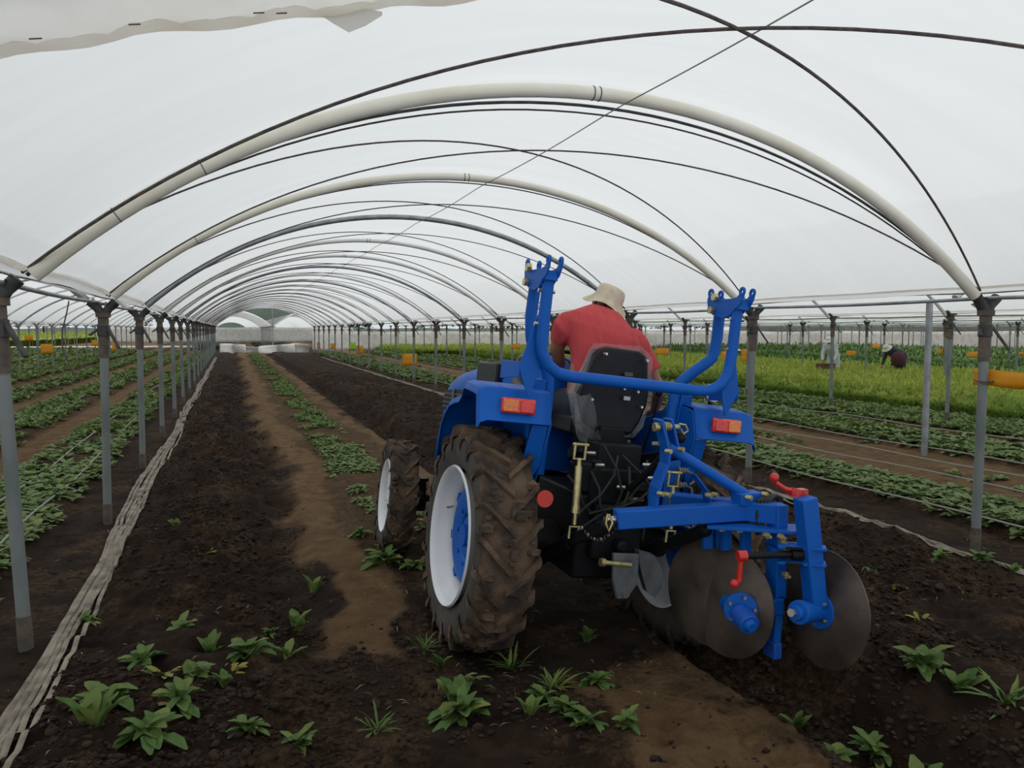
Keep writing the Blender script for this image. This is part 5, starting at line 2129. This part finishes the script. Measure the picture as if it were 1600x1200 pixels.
# hubs
hb2 = MB()
hb2.cyl(P(2.395, 2.945, .41), P(2.43, 2.955, .405), .036, 18)
hb2.cyl(P(2.42, 2.95, .407), P(2.46, 2.965, .40), .055, 20)
hb2.cyl(P(2.45, 2.965, .40), P(2.60, 3.02, .372), .048, 20)
hb2.cyl(P(2.585, 3.015, .374), P(2.603, 3.02, .372), .085, 24)
q = hb2.build('rear_hub', M['blue'], PL, bevel=.004)
fb = MB()
for k in range(5):
    a = k * 2 * PI / 5 + .5
    R_ = rot_to(NRM)
    v = Vector(P(2.585, 3.012, .374)) + (R_ @ Vector((.065 * math.cos(a), .065 * math.sin(a), 0)))
    MB().cyl(v, v + NRM * .022, .009, 6).build('hub_bolt', M['steel'], q)
MB().cyl(P(2.372, 2.94, .415), P(2.398, 2.948, .41), .02, 6).build('grease_plug', M['steel'], q)
hb3 = MB()
hb3.cyl(P(2.262, 3.16, .368), P(2.270, 3.178, .366), .080, 24)
hb3.cyl(P(2.268, 3.172, .366), P(2.285, 3.30, .355), .045, 20)
hb3.bar(P(2.30, 3.20, .345), P(2.45, 3.18, .355), .06, .10)
q = hb3.build('middle_hub', M['blue'], PL, bevel=.004)
h4 = MB()
h4.cyl(P(2.262, 3.17, .352), P(2.25, 3.07, .325), .050, 20)
q2 = h4.build('hub_cap', M['muddyblue'], q, bevel=.004)
h4 = MB().cyl(P(2.251, 3.075, .326), P(2.248, 3.05, .32), .036, 16, .022)
h4.build('grease_cap', M['blue'], q)
fb = MB()
for k in range(5):
    a = k * 2 * PI / 5 + .9
    v = Vector(P(2.262, 3.160, .368)) + (rot_to(Vector((-.4, -.9, .05))) @ Vector((.063 * math.cos(a), .063 * math.sin(a), 0)))
    MB().cyl(v, v + Vector((-.006, -.016, 0)), .009, 6).build('hub_bolt', M['steel'], q)
MB().cyl(P(2.385, 3.12, .375), P(2.385, 3.095, .375), .018, 6).build('pivot_bolt', M['steel'], q)
sh = MB().bar(P(2.30, 3.44, .78), P(2.33, 3.43, .50), .05, .05, (0, 1, 0))
sh.build('front_shank', M['blue'], PL, bevel=.005)


# ------------------------------------------------------------------ people
def remesh(o, vox, sm=3):
    r_ = o.modifiers.new('remesh', 'REMESH')
    r_.mode = 'VOXEL'
    r_.voxel_size = vox
    r_.use_smooth_shade = True
    s_ = o.modifiers.new('smooth', 'SMOOTH')
    s_.factor = .5
    s_.iterations = sm
    return o


def hand(mb, wrist, d, palm_n, sc=1.0, curl=.6):
    """palm and five fingers added to the body mesh; d = pointing direction, palm_n = palm normal"""
    d = Vector(d).normalized()
    nrm = Vector(palm_n)
    nrm = (nrm - d * nrm.dot(d)).normalized()
    side = d.cross(nrm)
    w0 = Vector(wrist)
    Rm_ = Matrix((side, d, nrm)).transposed().to_4x4()
    mb.ball(w0 + d * .05 * sc, (.042 * sc, .055 * sc, .017 * sc), 10, Rm_)
    for k, (off, ln) in enumerate(((-.031, .066), (-.011, .078), (.010, .074), (.030, .058))):
        p0 = w0 + d * .092 * sc + side * off * sc
        a = curl * .7
        d1 = d * math.cos(a) + nrm * math.sin(a)
        p1 = p0 + d1 * ln * .42 * sc
        d2 = d * math.cos(a * 2.3) + nrm * math.sin(a * 2.3)
        p2 = p1 + d2 * ln * .33 * sc
        d3 = d * math.cos(a * 3.2) + nrm * math.sin(a * 3.2)
        p3 = p2 + d3 * ln * .25 * sc
        mb.limb(p0, p1, .0095 * sc, .009 * sc, 8)
        mb.limb(p1, p2, .009 * sc, .0082 * sc, 8)
        mb.limb(p2, p3, .0082 * sc, .007 * sc, 8)
    t0 = w0 + d * .03 * sc - side * .034 * sc
    t1 = t0 + (d * .6 - side * .75 + nrm * .3).normalized() * .04 * sc
    t2 = t1 + (d * .8 + nrm * .6).normalized() * .034 * sc
    mb.limb(t0, t1, .012 * sc, .0105 * sc, 8)
    mb.limb(t1, t2, .0105 * sc, .008 * sc, 8)


# driver, in the tractor's rolled frame, leaning forward and looking ahead to the left
DR = empty('person', TR_LOC, TR_ROT)
tag(DR, 'driver in red t-shirt and beige bucket hat leaning forward on the tractor seat', 'person')
bd = MB()
hipL, hipR = Vector((-.03, .16, 1.38)), Vector((.15, .16, 1.38))
bd.limb(hipL, (.0, .20, 1.60), .115, .12)
bd.limb(hipR, (.12, .20, 1.60), .115, .12)
bd.limb((.02, .20, 1.58), (.03, .30, 1.82), .12, .13)
bd.limb((.12, .20, 1.58), (.16, .30, 1.80), .12, .13)
shL, shR = Vector((-.115, .33, 1.86)), Vector((.315, .33, 1.80))
bd.limb(shL, (.10, .33, 1.86), .06, .065)
bd.limb(shR, (.10, .33, 1.86), .06, .065)
bd.limb((.11, .34, 1.86), (.175, .43, 1.94), .06, .058)
hc = Vector((.20, .50, 2.025))
Rh = Matrix.Rotation(math.radians(28), 4, 'Z') @ Matrix.Rotation(math.radians(-22), 4, 'X')
bd.ball(hc, (.075, .095, .11), 16, Rh)
fd = (Rh @ Vector((0, 1, 0)))
fu = (Rh @ Vector((0, 0, 1)))
fs_ = (Rh @ Vector((1, 0, 0)))
bd.ball(hc + fd * .035 - fu * .065, (.052, .055, .05), 12, Rh)
bd.limb(hc + fd * .088 + fu * .005, hc + fd * .112 - fu * .025, .010, .014, 8)
bd.ball(hc + fd * .09 - fu * .055, (.024, .012, .008), 8, Rh)
bd.ball(hc + fd * .085 - fu * .066, (.022, .012, .008), 8, Rh)
for s in (-1, 1):
    bd.ball(hc + fs_ * s * .076 - fu * .01 - fd * .01, (.012, .022, .034), 8, Rh)
    bd.ball(hc + fs_ * s * .03 + fd * .082 + fu * .014, (.015, .010, .009), 8, Rh)
elL, wrL = Vector((-.155, .44, 1.665)), Vector((-.03, .60, 1.60))
elR, wrR = Vector((.47, .38, 1.565)), Vector((.49, .52, 1.44))
elL = Vector((-.135, .42, 1.71))
wrL = Vector((-.01, .56, 1.52))
elR = Vector((.56, .31, 1.51))
wrR = Vector((.615, .44, 1.38))
shR = Vector((.335, .33, 1.81))
bd.limb(shL + Vector((-.02, 0, -.01)), elL, .062, .047)
bd.limb(elL, wrL, .046, .028)
bd.limb(shR + Vector((.02, 0, -.01)), elR, .062, .047)
bd.limb(elR, wrR, .046, .028)
hand(bd, wrL, Vector((.06, .12, .02)), (0, .3, -1), 1.0, .8)
hand(bd, wrR, Vector((.0, .10, -.05)), (-.3, 0, -1), 1.0, .5)
for s, hp in ((-1, hipL), (1, hipR)):
    kn = Vector((.06 + s * .16, .62, 1.36))
    an = Vector((.06 + s * .20, .74, .82))
    bd.limb(hp, kn, .10, .065)
    bd.limb(kn, an, .06, .04)
b_ = bd.build('body', M['skin'], DR)
remesh(b_, .0075, 3)
# shirt: torso and short sleeves as one garment
shm = MB()
secs = [((.065, .18, 1.40), .185, .135), ((.065, .18, 1.50), .185, .135), ((.08, .20, 1.62), .192, .14), ((.09, .25, 1.74), .222, .16), ((.10, .28, 1.83), .245, .165), ((.11, .31, 1.895), .225, .15), ((.125, .35, 1.945), .155, .12), ((.145, .385, 1.99), .095, .09)]
rows = []
for (c, rx, ry) in secs:
    ti = -.09 if c[2] > 1.6 else -.03
    rows.append([(c[0] + rx * math.copysign(abs(math.cos(a)) ** .8, math.cos(a)), c[1] + ry * math.copysign(abs(math.sin(a)) ** .8, math.sin(a)), c[2] + ti * math.cos(a) * rx / .2 * .5) for a in [2 * PI * i / 28 for i in range(28)]])
k = 28
o0 = len(shm.v)
vs = [p_ for r_ in rows for p_ in r_]
fs = []
for i in range(len(rows) - 1):
    for j in range(k):
        a, b2 = i * k + j, i * k + (j + 1) % k
        fs.append((a, b2, b2 + k, a + k))
fs.append(tuple(range(k - 1, -1, -1)))
fs.append(tuple((len(rows) - 1) * k + j for j in range(k)))
shm.add(vs, fs)
slL = shL.lerp(elL, .55)
slR = shR.lerp(elR, .60)
shm.limb(shL + Vector((.02, 0, -.015)), shL, .085, .085)
shm.tube([shL + Vector((.05, 0, 0)), shL + Vector((-.03, 0, -.03)), slL], [.085, .082, .076], 16)
shm.limb(shR + Vector((-.02, 0, -.015)), shR, .088, .088)
shm.tube([shR + Vector((-.05, 0, 0)), shR + Vector((.03, 0, -.03)), slR], [.09, .088, .083], 16)
s_o = shm.build('t_shirt', M['shirt'], DR)
remesh(s_o, .010, 6)
s_o['label'] = 'faded red short-sleeved t-shirt'
tm = MB()
for s, hp in ((-1, hipL), (1, hipR)):
    kn = Vector((.06 + s * .16, .62, 1.36))
    an = Vector((.06 + s * .20, .74, .86))
    tm.limb(hp, kn, .122, .082)
    tm.limb(kn, an, .08, .062)
tm.limb(hipL, hipR, .13, .13)
q = tm.build('trousers', M['jeans'], DR)
remesh(q, .014, 3)
bm2 = MB()
for s in (-1, 1):
    an = Vector((.06 + s * .20, .74, .80))
    bm2.limb(an, an + Vector((0, .02, -.02)), .055, .058)
    bm2.limb(an + Vector((0, 0, -.03)), an + Vector((s * .02, .17, -.045)), .05, .042)
remesh(bm2.build('boots', M['boots'], DR), .01, 2)
hrm = MB().ball(hc - fd * .012 + fu * .018, (.079, .090, .095), 16, Rh)
hrm.build('hair', M['hair'], DR)
# bucket hat
Rt = Matrix.Rotation(math.radians(15), 4, 'Y') @ Matrix.Rotation(math.radians(12), 4, 'X')
ht = MB()
prof = [(-.022, .150), (-.018, .152), (.0, .132), (.022, .106), (.038, .097), (.075, .093), (.105, .088), (.118, .072), (.125, .04), (.127, 0)]
n_ = 40
vs = []
cH = hc + fu * .006 - fd * .008
for i in range(n_):
    a = 2 * PI * i / n_
    for (h, r_) in prof:
        wv = 1 + (.05 * math.sin(3 * a + .6) + .025 * math.sin(7 * a)) * (1 if r_ > .1 else .4)
        dz = (.014 * math.sin(3 * a + 1.2) + .01 * math.sin(2 * a)) * max(0, (r_ - .09) / .06)
        cr = .006 * math.sin(5 * a + h * 60)
        vs.append(cH + (Rt @ Vector(((r_ * wv + cr * (h > .03) * (r_ > .02)) * math.cos(a), r_ * wv * 1.06 * math.sin(a), h + dz))))
kk = len(prof)
fs = [(i * kk + j, ((i + 1) % n_) * kk + j, ((i + 1) % n_) * kk + j + 1, i * kk + j + 1) for i in range(n_) for j in range(kk - 1)]
ht.add(vs, fs)
q = ht.build('bucket_hat', M['hat'], DR, smooth=60)
sol = q.modifiers.new('thickness', 'SOLIDIFY')
sol.thickness = .004
sb3 = q.modifiers.new('sub', 'SUBSURF')
sb3.levels = sb3.render_levels = 1


def worker(x, y, face, label, shirt, trousers, hatc, bend=1.15, hatm='whitecloth'):
    """bent-over field worker; face = heading of the bend"""
    root = empty('person', (x, y, .02), (0, 0, face))
    b_ = MB()
    hip = Vector((0, 0, .86))
    chest = hip + Vector((0, math.sin(bend) * .40, math.cos(bend) * .40))
    neck = chest + Vector((0, math.sin(bend) * .14, math.cos(bend) * .14))
    head = neck + Vector((0, math.sin(bend) * .13, math.cos(bend) * .13 - .02))
    b_.limb(hip, chest, .13, .14)
    b_.limb(chest, neck, .10, .055)
    b_.ball(head, (.08, .095, .11), 12, Matrix.Rotation(-bend * .8, 4, 'X'))
    b_.limb(head + Vector((0, .07, -.06)), head + Vector((0, .09, -.09)), .012, .014, 6)
    for s in (-1, 1):
        b_.limb(hip + Vector((s * .09, 0, -.03)), Vector((s * .12, .05, .47)), .095, .062)
        b_.limb(Vector((s * .12, .05, .47)), Vector((s * .13, -.02, .09)), .058, .042)
        sh_ = chest + Vector((s * .17, .04, .02))
        el = sh_ + Vector((s * .05, .06, -.28))
        wr = el + Vector((-s * .06, .15, -.18))
        b_.limb(chest, sh_, .07, .06)
        b_.limb(sh_, el, .05, .04)
        b_.limb(el, wr, .038, .027)
        hand(b_, wr, (0, .4, -1), (-s, 0, 0), 1, .5)
    remesh(b_.build('body', M['skin'], root), .011, 2)
    t_ = MB()
    t_.limb(hip + Vector((0, 0, .0)), chest, .165, .175)
    t_.limb(chest, neck, .14, .08)
    for s in (-1, 1):
        sh_ = chest + Vector((s * .17, .04, .02))
        el = sh_ + Vector((s * .05, .06, -.28))
        wr = el + Vector((-s * .06, .15, -.18))
        t_.limb(chest, sh_, .09, .08)
        t_.limb(sh_, el, .07, .058)
        t_.limb(el, el.lerp(wr, .8), .056, .045)
    remesh(t_.build('jacket', shirt, root), .018, 3)
    t_ = MB()
    t_.limb(hip + Vector((-.06, 0, 0)), hip + Vector((.06, 0, 0)), .14, .14)
    for s in (-1, 1):
        t_.limb(hip + Vector((s * .08, 0, -.03)), Vector((s * .12, .05, .47)), .12, .085)
        t_.limb(Vector((s * .12, .05, .47)), Vector((s * .13, -.02, .14)), .082, .07)
    remesh(t_.build('trousers', trousers, root), .018, 2)
    t_ = MB()
    for s in (-1, 1):
        t_.limb((s * .13, -.03, .07), (s * .14, .15, .05), .055, .042)
        t_.limb((s * .13, -.02, .05), (s * .13, -.02, .16), .05, .055)
    t_.build('boots', M['boots'], root)
    h_ = MB().lathe([(-.02, .16), (.0, .13), (.03, .10), (.09, .09), (.11, .05), (.115, 0)], head + Vector((0, .0, .03)), (0, math.sin(bend * .6), math.cos(bend * .6)), 20)
    h_.build('hat', hatc, root)
    tag(root, label, 'person')
    return root


M['pale_jacket'] = mat('pale_blue_cloth', (0.42, 0.45, 0.47), (0.55, 0.57, 0.58), 6, rough=.9)
M['dark_jacket'] = mat('dark_navy_cloth', (0.03, 0.035, 0.05), (0.05, 0.05, 0.07), 6, rough=.9)
M['maroon'] = mat('maroon_cloth', (0.07, 0.018, 0.03), rough=.9)
worker(17.95, 20.5, math.radians(120), 'bent field worker in pale blue-white clothes beside a brown crate', M['pale_jacket'], M['pale_jacket'], M['whitecloth'], .75)
worker(19.75, 19.6, math.radians(95), 'bent field worker in dark jacket with maroon bundle and white hat', M['dark_jacket'], M['jeans'], M['whitecloth'], 1.2)
q = MB().ball((0, 0, 0), (.22, .2, .24), 14).build('cloth_bundle', M['maroon'], loc=(19.3, 19.25, .80))
tag(q, 'round maroon bundle carried on the back of the dark-clad worker', 'bundle')
cr = empty('harvest_crate', (17.3, 20.1, .02))
cb_ = MB()
for (c, sz) in (((0, 0, .03), (.42, .36, .03)), ((-.2, 0, .32), (.02, .36, .60)), ((.2, 0, .32), (.02, .36, .60)), ((0, -.17, .32), (.42, .02, .60)), ((0, .17, .32), (.42, .02, .60))):
    cb_.box(c, sz)
cb_.build('crate_wall', M['crate'], cr, bevel=.008)
rm_ = MB()
for (c, sz) in (((-.2, 0, .62), (.05, .40, .04)), ((.2, 0, .62), (.05, .40, .04)), ((0, -.18, .62), (.44, .05, .04)), ((0, .18, .62), (.44, .05, .04))):
    rm_.box(c, sz)
rm_.build('crate_rim', M['crate'], cr, bevel=.008)
tag(cr, 'tall brown harvest crate standing left of the pale-clad worker', 'crate')
